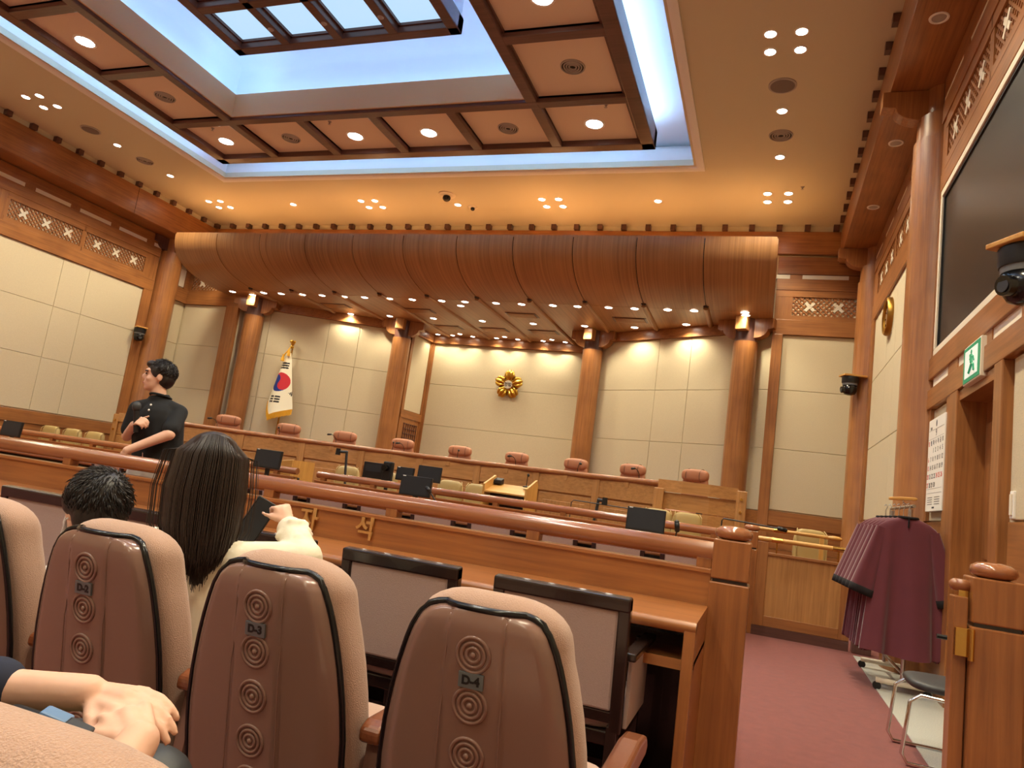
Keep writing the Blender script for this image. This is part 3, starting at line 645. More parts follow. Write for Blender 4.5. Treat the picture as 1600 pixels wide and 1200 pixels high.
# ------------------------------------------------------------------ judges bench
BR, BH = 9.3, 4.72
bench = thing('judges_bench', (CX, 12.3, 0), 0, 'long curved wooden judges bench below the emblem', 'bench')
NS = 8; apts = arc_pts(BR, BH, NS)
fine = arc_pts(BR-.02, BH, 40)
MB().tube([(x, y, 1.575) for x, y in fine], .05, 12).build('bench_nosing', 'cherry_x', bench, 50)
fi = arc_pts(BR+.02, BH, 40); fo = arc_pts(BR+.62, BH+.3, 40)
rows = [[(x, y, 1.6) for x, y in fi], [(x, y, 1.6) for x, y in fo], [(x, y, 1.55) for x, y in fo], [(x, y, 1.55) for x, y in fi]]
MB().grid(rows).build('bench_top', 'cherry_x', bench)
for k in range(NS):
    (xa, ya), (xb, yb) = apts[k], apts[k+1]
    u = Vector((xb-xa, yb-ya, 0)); L = u.length; u.normalize(); nn = u.cross(Vector((0, 0, 1)))
    m = Matrix((u, nn, Vector((0, 0, 1)))).transposed().to_4x4(); m.translation = Vector((xa, ya, 0))
    MB().box(0, L, -.06, 0, 0, 1.54, m).build('front_board', 'honey_x', bench)
    MB().box(0, L, 0, .03, 1.25, 1.54, m).build('upper_board', 'honey_x', bench, bevel=.006)
    MB().box(-.06, .08, 0, .045, 0, 1.54, m).build('stile', 'honey_z', bench, bevel=.006)
    MB().box(.1, L-.08, 0, .02, .2, 1.22, m).build('panel_frame', 'honey_x', bench, bevel=.006)
    MB().box(.2, L-.18, .02, .036, .3, 1.1, m).build('raised_panel', 'honey_z', bench, bevel=.01)
    MB().box(L/2-.04, L/2+.04, .03, .04, 1.46, 1.54, m).build('nosing_block', 'honey_z', bench)
def end_screen(sg, label):
    X = lambda x: x if sg > 0 else 2*CX-x
    t = thing('bench_end_screen', (X(-.9), 10.7, 0), 0, label, 'screen')
    pts = [(-1.46, 10.72), (-1.1, 10.6), (-.72, 10.6), (-.34, 10.72)]
    zs = [0, .5, .98, 1.0, 1.2, 1.22, 1.46, 1.47, 1.63]
    for z0, z1, o, nm in ((0, .96, 0, 'lower_board'), (.98, 1.2, .0, 'middle_board'), (1.215, 1.45, .0, 'middle_board'), (1.46, 1.63, .03, 'top_board')):
        for i in range(3):
            (xa, ya), (xb, yb) = pts[i], pts[i+1]
            mb = MB(); q = [(X(xa), ya-o), (X(xb), yb-o), (X(xb), yb+.06), (X(xa), ya+.06)]
            if sg < 0: q = q[::-1]
            mb.prism(q, z0, z1, 'z').build(nm, 'honey_x', t)
    MB().box(min(X(-.36), X(-.22)), max(X(-.36), X(-.22)), 10.68, 10.84, 0, 1.6).build('end_post', 'honey_z', t, bevel=.01)
    MB().box(min(X(-1.5), X(-1.36)), max(X(-1.5), X(-1.36)), 10.6, 10.74, 0, 1.5).build('end_post', 'honey_z', t, bevel=.01)
    for z in (1.3, 1.48): MB().cyl((X(-.29), 10.66, z), (X(-.29), 10.68, z), .02).build('stud', 'brass', t)
end_screen(1, 'convex wooden screen closing the right end of the bench'); end_screen(-1, 'convex wooden screen closing the left end of the bench')

# judges chairs
def cushion(cx, cy, cz, sx, sy, sz, p=3.2, n=20, k=12):
    """superellipsoid cushion"""
    def sp(v, e): return math.copysign(abs(v)**e, v)
    rows = []
    for j in range(k+1):
        ph = -PI/2+PI*j/k
        rows.append([(cx+sx*sp(math.cos(ph), 2/p)*sp(math.cos(2*PI*i/n), 2/p), cy+sy*sp(math.cos(ph), 2/p)*sp(math.sin(2*PI*i/n), 2/p), cz+sz*sp(math.sin(ph), 2/p)) for i in range(n)])
    return MB().grid(rows, True)
def judge_chair(x, y, rz, label):
    t = thing('judge_chair', (x, y, .7), rz, label, 'chair', 'judges chairs')
    B = lambda mb, nm, mt, par=t, **kw: mb.build(nm, mt, par, world=False, **kw)
    B(cushion(0, .0, .47, .27, .27, .07), 'seat', 'tan_leather', smooth=True)
    B(cushion(0, .27, .84, .27, .06, .36), 'backrest', 'tan_leather', smooth=True)
    h = B(cushion(0, .25, 1.14, .265, .09, .11), 'headrest', 'tan_leather', smooth=True)
    for s in (-.13, .15): B(MB().tube([(s, .25+.094*math.cos(a), 1.14+.113*math.sin(a)) for a in [i*2*PI/16 for i in range(16)]], .005, 6, True), 'seam', 'seam_brown', h)
    for s in (-1, 1): B(cushion(s*.31, .04, .68, .045, .22, .03), 'armrest', 'tan_leather', smooth=True); B(MB().box(s*.31-.02, s*.31+.02, -.02, .1, .45, .66), 'arm_support', 'dark_grey')
    B(MB().cyl((0, 0, .1), (0, 0, .42), .03), 'pedestal', 'dark_grey')
    for k in range(5):
        a = 2*PI*k/5; B(MB().cyl((0, 0, .1), (.3*math.cos(a), .3*math.sin(a), .05), .025, .018, 8).ell((.3*math.cos(a), .3*math.sin(a), .03), .03, 8, 6), 'base_leg', 'dark_grey')
ords = ['first', 'second', 'third', 'fourth', 'fifth', 'sixth', 'seventh', 'eighth', 'ninth']
for k, (x, y) in enumerate(((-10.98, 12.45), (-9.88, 13.05), (-8.72, 13.5), (-7.45, 13.72), (-6.15, 13.85), (-4.86, 13.75), (-3.58, 13.5), (-2.4, 13.1), (-1.26, 12.5))):
    rz = math.atan2(CX-x, 20)*2.0
    judge_chair(x, y, rz+random.uniform(-.08, .08), 'tan leather judges chair, %s from the left behind the bench' % ords[k])

def gooseneck(x, y, z, label, dx=.06, dy=-.12, h=.16, name='gooseneck_microphone'):
    t = thing(name, (x, y, z), 0, label, 'microphone')
    MB().lathe([(.05, 0), (.05, .015), (.02, .025)], n=16).build('base', 'black', t, 40, world=False)
    pts = [(dx*q*q, dy*q*q, .02+h*math.sin(q*PI/2)) for q in [i/8 for i in range(9)]]
    MB().tube(pts, .006, 8).build('stem', 'black', t, 40, world=False)
    MB().capsule(pts[-1], (pts[-1][0]+dx*.5, pts[-1][1]+dy*.4, pts[-1][2]-.01), .018).build('head', 'black', t, True, world=False)
for k, (x, w) in enumerate(((-10.45, 'first'), (-9.3, 'second'), (-8.15, 'third'), (-6.95, 'fourth'), (-6.7, 'fifth'), (-5.55, 'sixth'), (-4.3, 'seventh'), (-3.05, 'eighth'), (-1.9, 'ninth'))):
    y = 3.05+math.sqrt((BR+.3)**2-(x-CX)**2)
    gooseneck(x, y, 1.6, 'small black gooseneck microphone on the bench, %s from the left' % w, dx=(.06 if k % 2 else -.07))

# ------------------------------------------------------------------ flag
ft = thing('flag_on_stand', (-10.88, 14.0, .7), 0, 'white flag with red and blue circle hanging on a gold-topped pole', 'flag')
MB().cyl((-10.9, 14.08, .7), (-10.86, 14.08, 3.8), .02, n=14).build('pole', 'old_gold', ft, 40)
MB().lathe([(.2, 0), (.2, .05), (.06, .1), (.03, .3)], (-10.9, 14.08, .7), 24).build('stand', 'old_gold', ft, 40)
MB().ell((-10.86, 14.06, 3.92), (.05, .05, .06)).lathe([(.03, 3.78), (.045, 3.82), (.025, 3.86)], (-10.86, 14.06, 0), 14).build('finial', 'gold', ft, True)
for k in range(5):
    a = 2*PI*k/5
    MB().ell((-10.86+.045*math.cos(a), 14.06+.045*math.sin(a), 3.95), (.03, .03, .035), 10, 6).build('finial_petal', 'gold', ft, True)
def flag_edges(z):
    # left and right edge at height z
    if z > 3.46: t = (3.66-z)/.2; return -10.90-.09*t, -10.82+.06*t
    t = (3.46-z)/(3.46-2.2)
    return -10.99-.30*t*1.02, -10.76+.27*t
def bottom_z(x): return 2.134+(-x-10.961)*-.0+ (abs(x+10.961)*(1.24 if x < -10.961 else .45))
def flag_mat(x, z):
    tx, tz, R = -10.925, 2.937, .25
    ex = (x-tx)/R; ez = (z-tz)/(R*.93)
    d = math.hypot(ex, ez)
    if d < 1:
        a = math.radians(-35); rx = ex*math.cos(a)-ez*math.sin(a); ry = ex*math.sin(a)+ez*math.cos(a)
        rx = ex*.82+ez*-.57; ry = ex*.57+ez*.82
        # red above the s-curve
        if math.hypot(rx-.5, ry) < .5: return 1
        if math.hypot(rx+.5, ry) < .5: return 2
        return 1 if ry > 0 else 2
    for i in range(3):
        zz = 3.402-i*.058
        if abs(z-zz) < .019 and -11.035+.0*i < x < -10.785: return 3
        zz = 2.58-i*.062
        if abs(z-zz) < .019 and -11.085 < x < -10.795 and abs(x+10.94) > .014: return 3
        if abs(x+10.60+.03*i) < .011 and 2.63+.03*i < z < 2.74-.02*i: return 3
    return 0
NU, NV = 70, 170
vs_, fs, mi = [], [], []
for j in range(NV+1):
    for i in range(NU+1):
        u = i/NU
        x0, x1 = flag_edges(3.66-1.3*j/NV*.9); xx = x0+(x1-x0)*u
        zb_ = bottom_z(xx); z = 3.66+(zb_-3.66)*j/NV
        l, r = flag_edges(z); xx = l+(r-l)*u; zb_ = bottom_z(xx); z = 3.66+(zb_-3.66)*j/NV
        wv = (r-l)
        yy = 14.02-.26*wv*math.sin(PI*min(1, max(0, u)))-.02*math.sin(u*7+z*2)*wv
        vs_.append((xx, yy, z))
for j in range(NV):
    for i in range(NU):
        a = j*(NU+1)+i; fs.append((a, a+1, a+NU+2, a+NU+1))
        c = [(vs_[q][0], vs_[q][2]) for q in fs[-1]]; mi.append(flag_mat(sum(q[0] for q in c)/4, sum(q[1] for q in c)/4))
mb = MB(); mb.add(vs_, fs); cloth = mb.build('cloth', 'flag_white', ft, True)
for nm in ('flag_red', 'flag_blue', 'black'): cloth.data.materials.append(MATS[nm])
cloth.data.polygons.foreach_set('material_index', mi)
md = cloth.modifiers.new('s', 'SOLIDIFY'); md.thickness = .006
frg = MB(); last = vs_[-(NU+1):]
for i in range(NU):
    a = Vector(last[i]); b = Vector(last[i+1]); ln = .13+.012*math.sin(i*2.3)
    frg.add([a, b, b+Vector((0, -.01, -ln)), a+Vector((0, -.01, -ln))], [(0, 1, 2, 3)])
    if i % 2 == 0: frg.tube([a+Vector((0, -.012, 0)), (a+b)/2+Vector((0, -.022, -ln-.006))], .006, 5)
frg.build('fringe', 'fringe', ft, solid=.008)
MB().tube([(-10.86, 14.0, 3.8), (-10.88, 13.95, 3.7), (-10.93, 13.93, 3.62), (-10.94, 13.92, 3.56)], .014, 8).build('cord', 'fringe', ft, 40)
MB().lathe([(.045, 3.44), (.04, 3.5), (.022, 3.56), (.028, 3.6)], (-10.94, 13.9, 0), 14).build('tassel', 'fringe', ft, 40)
MB().lathe([(.04, 3.58), (.035, 3.66), (.02, 3.72)], (-10.84, 13.95, 0), 14).build('tassel', 'fringe', ft, 40)

# ------------------------------------------------------------------ emblem
em = thing('court_emblem', (-6.13, 16.5, 3.71), 0, 'gold five-petalled flower emblem on the centre wall', 'emblem')
for k in range(5):
    a = PI/2+2*PI*k/5
    mb = MB(); ca, sa = math.cos(a), math.sin(a)
    rows = []
    for j in range(13):
        q = j/12; r = .09+.27*q; w = .125*(max(.02, 1-((q-.55)/.56)**2))**.5*(.55+.45*min(1, q/.5))
        row = []
        for i in range(13):
            s = -1+2*i/12
            edge = r - .03*(s*s)*q+.012*math.cos(s*PI*2)*q
            ridge = .025*math.cos(s*PI*2.5)*(1-q*.4)
            yy = 16.5-.05-.07*math.sin(PI*q*.9)*(1-.6*s*s)-ridge*.8
            row.append((-6.13+ca*edge-sa*w*s, yy, 3.71+sa*edge+ca*w*s))
        rows.append(row)
    mb.grid(rows).build('petal', 'gold', em, True, solid=.03)
    for s in (-1, 1):
        aa = a+s*2*PI/10*.8
        MB().capsule((-6.13+.12*math.cos(aa), 16.46, 3.71+.12*math.sin(aa)), (-6.13+.24*math.cos(aa), 16.44, 3.71+.24*math.sin(aa)), .016, .03, 10).build('sepal', 'old_gold', em, True)
MB().cyl((-6.13, 16.52, 3.71), (-6.13, 16.42, 3.71), .16, n=28).build('emblem_back', 'old_gold', em, 40)
MB().cyl((-6.13, 16.5, 3.71), (-6.13, 16.38, 3.71), .105, n=28).build('emblem_disc', 'off_white', em, 40)
text('emblem_lettering', '헌법', .105, .004, 'ink', frame_m((-6.13, 16.378, 3.71), (1, 0, 0), (0, 0, 1)), em, .001)

# ------------------------------------------------------------------ things on the side walls
sc = thing('wall_screen', (XR, 5.6, 3.8), 0, 'huge dark blank screen in a pale frame high on the right wall', 'screen')
MB().box(XR-.05, XR, 3.52, 7.66, 2.98, 3.05).box(XR-.05, XR, 3.52, 7.66, 4.60, 4.67).box(XR-.05, XR, 7.6, 7.66, 3.05, 4.60).box(XR-.05, XR, 3.52, 3.58, 3.05, 4.60).build('screen_frame', 'off_white', sc, bevel=.006)
MB().box(XR-.02, XR, 3.58, 7.6, 3.05, 4.60).build('screen_surface', 'screen', sc)
MB().box(XR-.034, XR-.018, 3.58, 7.6, 3.05, 3.075).box(XR-.034, XR-.018, 3.58, 7.6, 4.575, 4.60).box(XR-.034, XR-.018, 7.575, 7.6, 3.05, 4.6).build('screen_bezel', 'black', sc)
plain('clock_tan', lin(150, 116, 78), .5, var=.2, vscale=9)
ck = thing('wall_clock', (XR-.03, 10.7, 4.23), 0, 'round bronze-rimmed clock on the right fabric wall', 'clock')
mx = Matrix.Rotation(-PI/2, 4, 'Y')
MB().lathe([(.27, 0), (.27, .05), (.25, .075), (.225, .06), (.22, .03)], (XR-.02, 10.7, 4.23), 36, mx).build('clock_rim', 'old_gold', ck, 40)
MB().lathe([(.22, 0), (.22, .035)], (XR-.02, 10.7, 4.23), 32, mx).build('clock_face', 'clock_tan', ck, 40)
for k in range(12):
    a = k*PI/6; MB().box(-.004, .004, -.008, .008, -.02, .02, Matrix.Translation((XR-.06, 10.7+.18*math.sin(a), 4.23+.18*math.cos(a))) @ Matrix.Rotation(-a, 4, 'X')).build('hour_mark', 'ebony', ck)
MB().box(XR-.066, XR-.062, 10.692, 10.708, 4.22, 4.37).build('clock_hand', 'black', ck); MB().box(XR-.066, XR-.062, 10.6, 10.71, 4.222, 4.238).build('clock_hand', 'black', ck)
# exit sign
ex = thing('exit_sign', (XR-.07, 6.02, 2.6), 0, 'green running-man exit sign box above the doorway', 'sign')
MB().box(XR-.09, XR-.02, 5.82, 6.29, 2.44, 2.74).build('sign_box', 'off_white', ex, bevel=.006)
MB().box(XR-.094, XR-.09, 5.835, 6.275, 2.455, 2.725).build('sign_face', 'exit_green', ex)
MB().box(XR-.097, XR-.093, 5.885, 6.225, 2.485, 2.695).build('sign_doorway', 'exit_white', ex)
def exbar(pts, r): MB().tube([(XR-.099, y, z) for y, z in pts], r, 6).build('running_figure', 'exit_green', ex)
MB().ell((XR-.099, 6.04, 2.665), (.004, .018, .018), 10, 6).build('running_figure', 'exit_green', ex)
exbar([(6.03, 2.64), (6.01, 2.575)], .015); exbar([(6.01, 2.575), (6.05, 2.54), (6.09, 2.51)], .01); exbar([(6.01, 2.575), (5.97, 2.555), (5.955, 2.51)], .01); exbar([(6.03, 2.635), (5.98, 2.62), (5.96, 2.585)], .007); exbar([(6.03, 2.635), (6.07, 2.61)], .007)
# calendar
cal = thing('wall_calendar', (XR-.07, 7.2, 1.9), 0, 'large white month calendar on the wall panel beside the door', 'calendar')
MB().box(XR-.07, XR-.022, 6.92, 7.55, 1.5, 2.34).build('calendar_block', 'white', cal, bevel=.004)
XF = XR-.0705
cm = lambda y, z: frame_m((XF, y, z), (0, -1, 0), (0, 0, 1))
text('calendar_print', '9', .085, .0004, 'ink', cm(7.235, 2.2), cal, .001); text('calendar_print', '2026', .035, .0004, 'ink', cm(7.44, 2.255), cal)
MB().ell((XF, 7.235, 2.285), (.001, .022, .032), 12, 8).build('calendar_print', 'ink', cal)
for k, z in enumerate((2.235, 2.155, 1.70, 1.66)): MB().box(XF-.0006, XF, 6.94, 7.53, z, z+.002).build('calendar_rule', 'grey', cal)
for c, wd in enumerate('일월화수목금토'): text('calendar_print', wd, .05, .0004, 'red_ink' if c == 0 else 'ink', cm(7.5-c*.088, 2.115), cal, .001)
for dnum in range(1, 31):
    c = (dnum+1) % 7; r = (dnum+1)//7
    text('calendar_print', str(dnum), .06, .0004, 'red_ink' if (c == 0 or dnum in (24, 25, 26)) else 'ink', cm(7.5-c*.088, 2.045-r*.078), cal, .001)
for r in range(4): MB().box(XF-.0006, XF, 7.28, 7.47, 1.62-r*.02, 1.626-r*.02).box(XF-.0006, XF, 7.0, 7.2, 1.62-r*.02, 1.626-r*.02).build('calendar_print', 'grey', cal)
MB().box(XF-.0006, XF, 7.19, 7.28, 1.525, 1.54).build('calendar_print', 'ink', cal)
sw = thing('light_switch', (XR-.02, 5.22, 1.5), 0, 'slim white switch plate on the panel right of the door', 'switch')
MB().box(XR-.036, XR-.02, 5.19, 5.26, 1.43, 1.6).build('switch_plate', 'white', sw, bevel=.004); MB().box(XR-.044, XR-.036, 5.205, 5.245, 1.45, 1.58).build('switch_rocker', 'off_white', sw, bevel=.003)

# pan-tilt cameras on wooden brackets
def ptz(x, y, z, rz, s, bx, label):
    t = thing('pan_tilt_camera', (x, y, z), rz, label, 'camera')
    B = lambda mb, nm, mt, par=t, **kw: mb.build(nm, mt, par, world=False, **kw)
    B(MB().box(-.12*s, bx, -.1*s, .1*s, .125*s, .15*s), 'shelf', 'gold_x', bevel=.004)
    B(MB().lathe([(.105*s, .03*s), (.11*s, .05*s), (.11*s, .115*s), (.1*s, .125*s)], n=28), 'base', 'black', smooth=40)
    B(MB().lathe([(.098*s, .0), (.1*s, .03*s)], n=28), 'turning_ring', 'grey', smooth=40)
    B(MB().lathe([(.03*s, -.135*s), (.07*s, -.12*s), (.092*s, -.08*s), (.096*s, 0)], n=28), 'body', 'black_gloss', smooth=True)
    B(MB().cyl((-.05*s, 0, -.06*s), (-.115*s, 0, -.07*s), .05*s, .045*s, 20), 'lens_barrel', 'black_gloss', smooth=40)
    B(MB().cyl((-.115*s, 0, -.07*s), (-.118*s, 0, -.07*s), .03*s, n=18), 'lens', 'dark_grey')
ptz(.915, 3.25, 2.315, .5, .9, .35, 'black pan-tilt camera close by at the right picture edge')
ptz(1.16, 12.45, 3.55, .3, 1.15, .22, 'black pan-tilt camera on the far right corner column')
ptz(-13.68, 12.25, 3.52, PI-.5, 1.15, .14, 'black pan-tilt camera on the far left column')

# ------------------------------------------------------------------ first rail, desk and posts
def rail_set(y, x0, x1, label, blocks, plabel, chars=None, desk=None, dlabel='', panel_z=.95):
    r = thing('handrail', ((x0+x1)/2, y+.07, 0), 0, label, 'railing')
    MB().cyl((x0, y+.07, 1.03), (x1, y+.07, 1.03), .048, n=24).build('rail', 'rail_x', r, 40)
    MB().box(x0, x1, y, y+.05, 0, panel_z).build('panel', 'cherry_x', r, bevel=.004)
    MB().box(x0, x1, y-.012, y+.1, panel_z-.02, panel_z+.002).build('panel_cap', 'cherry_x', r, bevel=.004)
    for bx in blocks: MB().box(bx-.036, bx+.036, y+.035, y+.105, panel_z, 1.0).build('rail_block', 'cherry_z', r, bevel=.004)
    if chars:
        for ch, cx, s in chars: text('letter', ch, s, .006, 'brass_letter', frame_m((cx, y-.016, .862), (1, 0, 0), (0, 0, 1)), r, .0025)
    if desk:
        d0, dz = desk
        d = thing('long_desk', ((x0+x1)/2, d0+.3, 0), 0, dlabel, 'desk')
        MB().box(x0, x1, d0+.02, y-.001, dz-.03, dz).build('desktop', 'cherry_x', d)
        MB().cyl((x0, d0+.02, dz-.022), (x1, d0+.02, dz-.022), .0235, n=16).build('front_nosing', 'cherry_x', d, 40)
        MB().box(x0, x1, d0+.06, y-.02, dz-.17, dz-.15).build('shelf', 'cherry_x', d); MB().box(x0, x1, y-.03, y-.002, 0, dz-.03).build('modesty_board', 'ebony', d)
        MB().box(x0, x1, d0+.04, d0+.07, dz-.19, dz-.15).build('shelf_edge', 'cherry_x', d)
        for ex_ in (x0, x1-.045): MB().box(ex_, ex_+.045, d0+.0, y-.002, 0, dz-.03).build('end_panel', 'cherry_z', d, bevel=.004)
        k = x0+2.0
        while k < x1-.8: MB().box(k-.02, k+.02, d0+.1, y-.03, 0, dz-.17).build('divider', 'cherry_z', d); k += 2.01
    return r
plain('brass_letter', lin(206, 160, 98), .35, .5)
rail_set(3.63, -8.6, -.205, 'glossy round wooden handrail nearest the camera over a lettered panel', [-.245, -1.12, -1.965, -2.81, -3.66, -4.5, -5.35, -6.2, -7.05], '', [('석', -2.085, .135), ('자', -2.46, .135)], (2.98, .78), 'long reddish wooden desk behind the dark framed chairs')
rail_set(8.64, -5.9, -.178, 'second round wooden handrail beyond the rear desk on the right', [-.5, -1.4, -2.3, -3.2, -4.1, -5.0, -5.8], '', None, (7.75, .76), 'rear wooden desk carrying two monitors')
rail_set(8.64, -13.4, -6.25, 'second round wooden handrail at the left behind the guide', [-6.6, -7.5, -8.4, -9.3, -10.2, -11.1, -12.0], '', None, (7.75, .76), 'rear wooden desk at the left behind the guide')
def newel(x0, x1, y0, label, s=.9):
    t = thing('newel_post', ((x0+x1)/2, y0+.09, 0), 0, label, 'post')
    MB().box(x0-.004, x1+.006, y0-.006, y0+.18, 0, .9).build('lower_shaft', 'cherry_z', t, bevel=.006)
    MB().box(x0+.008, x1-.008, y0+.008, y0+.166, .9, .915).build('groove', 'ebony', t)
    MB().box(x0, x1, y0, y0+.174, .915, 1.098).build('upper_block', 'cherry_z', t, bevel=.006)
    MB().lathe([(.055, 1.098), (.08, 1.108), (.089, 1.125), (.084, 1.145), (.06, 1.16), (.025, 1.166)], ((x0+x1)/2, y0+.087, 0), 28).build('knob', 'rail_x', t, True)
    return t
newel(-.205, -.034, 3.6, 'square newel post with polished knob at the end of the near handrail')
newel(-.17, -.02, 8.58, 'farther newel post with knob beside the swing gate')
rp = newel(.838, 1.02, 3.5, 'square newel post with knob and brass hinge at the right edge')
MB().box(.778, .83, 3.53, 3.62, 0, 1.01).build('hinge_jamb', 'cherry_z', rp, bevel=.004)
MB().capsule((.79, 3.575, 1.055), (.84, 3.575, 1.055), .026).build('rail_stub', 'rail_x', rp, True); MB().box(.8, .835, 3.56, 3.59, 1.0, 1.04).build('stub_block', 'brass', rp)
MB().box(.781, .838, 3.5, 3.53, .775, .888).build('hinge_plate', 'brass', rp, bevel=.002); MB().cyl((.836, 3.49, .765), (.836, 3.49, .89), .012, n=14).build('hinge_pin', 'brass', rp, 40)
lw = thing('low_partition', (1.24, 3.58, 0), 0, 'low wooden partition between right newel post and wall', 'partition')
MB().box(1.026, 1.44, 3.55, 3.61, 0, .9).build('partition_panel', 'cherry_z', lw); MB().box(1.026, 1.44, 3.54, 3.62, .9, .95).build('partition_cap', 'cherry_x', lw, bevel=.006)
# swing gate in the aisle
gt = thing('swing_gate', (.46, 8.6, 0), 0, 'low wooden swing gate with brass-fitted bar across the aisle', 'gate')
MB().box(-.02, .095, 8.58, 8.63, .1, 1.0).build('gate_stile', 'oak_z', gt, bevel=.005); MB().box(.845, .95, 8.58, 8.63, .1, 1.0).build('gate_stile', 'oak_z', gt, bevel=.005)
MB().box(.095, .845, 8.585, 8.625, .1, .21).build('gate_rail', 'oak_x', gt, bevel=.004); MB().box(.095, .845, 8.58, 8.63, .86, .89).build('gate_rail', 'oak_x', gt, bevel=.004)
MB().box(.095, .845, 8.6, 8.615, .21, .86).build('gate_panel', 'honey_z', gt)
MB().box(-.02, .95, 8.57, 8.64, .0, .1).build('gate_plinth', 'dark_x', gt)
MB().cyl((-.02, 8.6, 1.03), (.98, 8.6, 1.03), .026, n=18).build('gate_bar', 'gold_x', gt, 40)
for x0 in (.12, .74): MB().cyl((x0, 8.6, 1.03), (x0+.12, 8.6, 1.03), .0285, n=18).build('bar_sleeve', 'brass', gt, 40); MB().cyl((x0+.06, 8.6, .88), (x0+.06, 8.6, 1.02), .008).build('bar_bracket', 'brass', gt, 40)
MB().box(.955, .975, 8.56, 8.58, .2, .32).cyl((.965, 8.555, .2), (.965, 8.555, .32), .01).build('gate_hinge', 'brass', gt)
gp = thing('gate_post', (1.03, 8.6, 0), 0, 'plain dark wooden gate post behind the robes', 'post')
MB().box(.98, 1.16, 8.52, 8.68, 0, 1.02).build('post_body', 'dark_z', gp, bevel=.006); MB().lathe([(.05, 1.02), (.075, 1.04), (.07, 1.06), (.03, 1.075)], (1.07, 8.6, 0), 20).build('knob', 'rail_x', gp, True)
bb = thing('inner_handrail', (.4, 9.6, 0), 0, 'slim wooden handrail with brass sleeve beyond the swing gate', 'railing')
MB().cyl((-.1, 9.6, 1.13), (.8, 9.6, 1.13), .022, n=16).ell((.84, 9.6, 1.13), (.09, .04, .03)).build('rail', 'gold_x', bb, 40); MB().cyl((.15, 9.6, 1.13), (.3, 9.6, 1.13), .025, n=16).build('sleeve', 'brass', bb, 40)
for x in (-.05, .7): MB().box(x-.025, x+.025, 9.57, 9.63, 0, 1.11).build('rail_post', 'gold_z', bb)

# ------------------------------------------------------------------ dark framed chairs
def frame_chair(x, y, label, group, z=0):
    t = thing('framed_chair', (x, y, z), 0, label, 'chair', group)
    B = lambda mb, nm, mt, par=t, **kw: mb.build(nm, mt, par, world=False, **kw)
    w = .24; m = Matrix.Translation((0, 0, .42)) @ Matrix.Rotation(math.radians(7), 4, 'X') @ Matrix.Translation((0, 0, -.42))
    for s in (-1, 1): B(MB().box(s*w-.022, s*w+.022, -.022, .022, .40, .875, m), 'back_post', 'ebony', bevel=.006)
    B(MB().box(-w-.022, w+.022, -.024, .024, .825, .877, m), 'top_rail', 'ebony', bevel=.008)
    B(MB().box(-w+.02, w-.02, -.015, .02, .47, .83, m), 'back_pad', 'mauve', bevel=.01)
    B(MB().box(-w, w, -.015, .02, .43, .47, m), 'lower_rail', 'ebony', bevel=.004)
    B(cushion(0, .27, .43, .25, .25, .05, 5), 'seat', 'mauve', smooth=True)
    B(MB().box(-.25, .25, .02, .5, .34, .39), 'seat_frame', 'ebony', bevel=.006)
    for s in (-1, 1):
        B(MB().box(s*.23-.02, s*.23+.02, -.02, .02, 0, .42), 'leg', 'ebony', bevel=.004); B(MB().box(s*.23-.02, s*.23+.02, .47, .51, 0, .66), 'leg', 'ebony', bevel=.004)
        mm = Matrix.Translation((s*.262, 0, 0))
        B(MB().box(-.026, .026, .0, .53, .645, .675, mm), 'armrest', 'ebony', bevel=.008)
        B(MB().box(-.008, .008, .06, .47, .4, .645, mm), 'arm_panel', 'mauve', bevel=.004)
    return t
for k, x in enumerate((-.67, -1.34, -2.01, -2.68, -3.36)):
    frame_chair(x, 2.7, 'ebony framed chair with mauve pad at the near desk, %s from the aisle' % ords[k], 'chairs at the near desk')
proto2 = None
for k in range(12):
    x = -.62-.67*k
    frame_chair(x, 7.15, 'mauve backed chair below the near handrail, %s from the aisle' % (ords+['tenth', 'eleventh', 'twelfth'])[k], 'chairs at the rear desk')

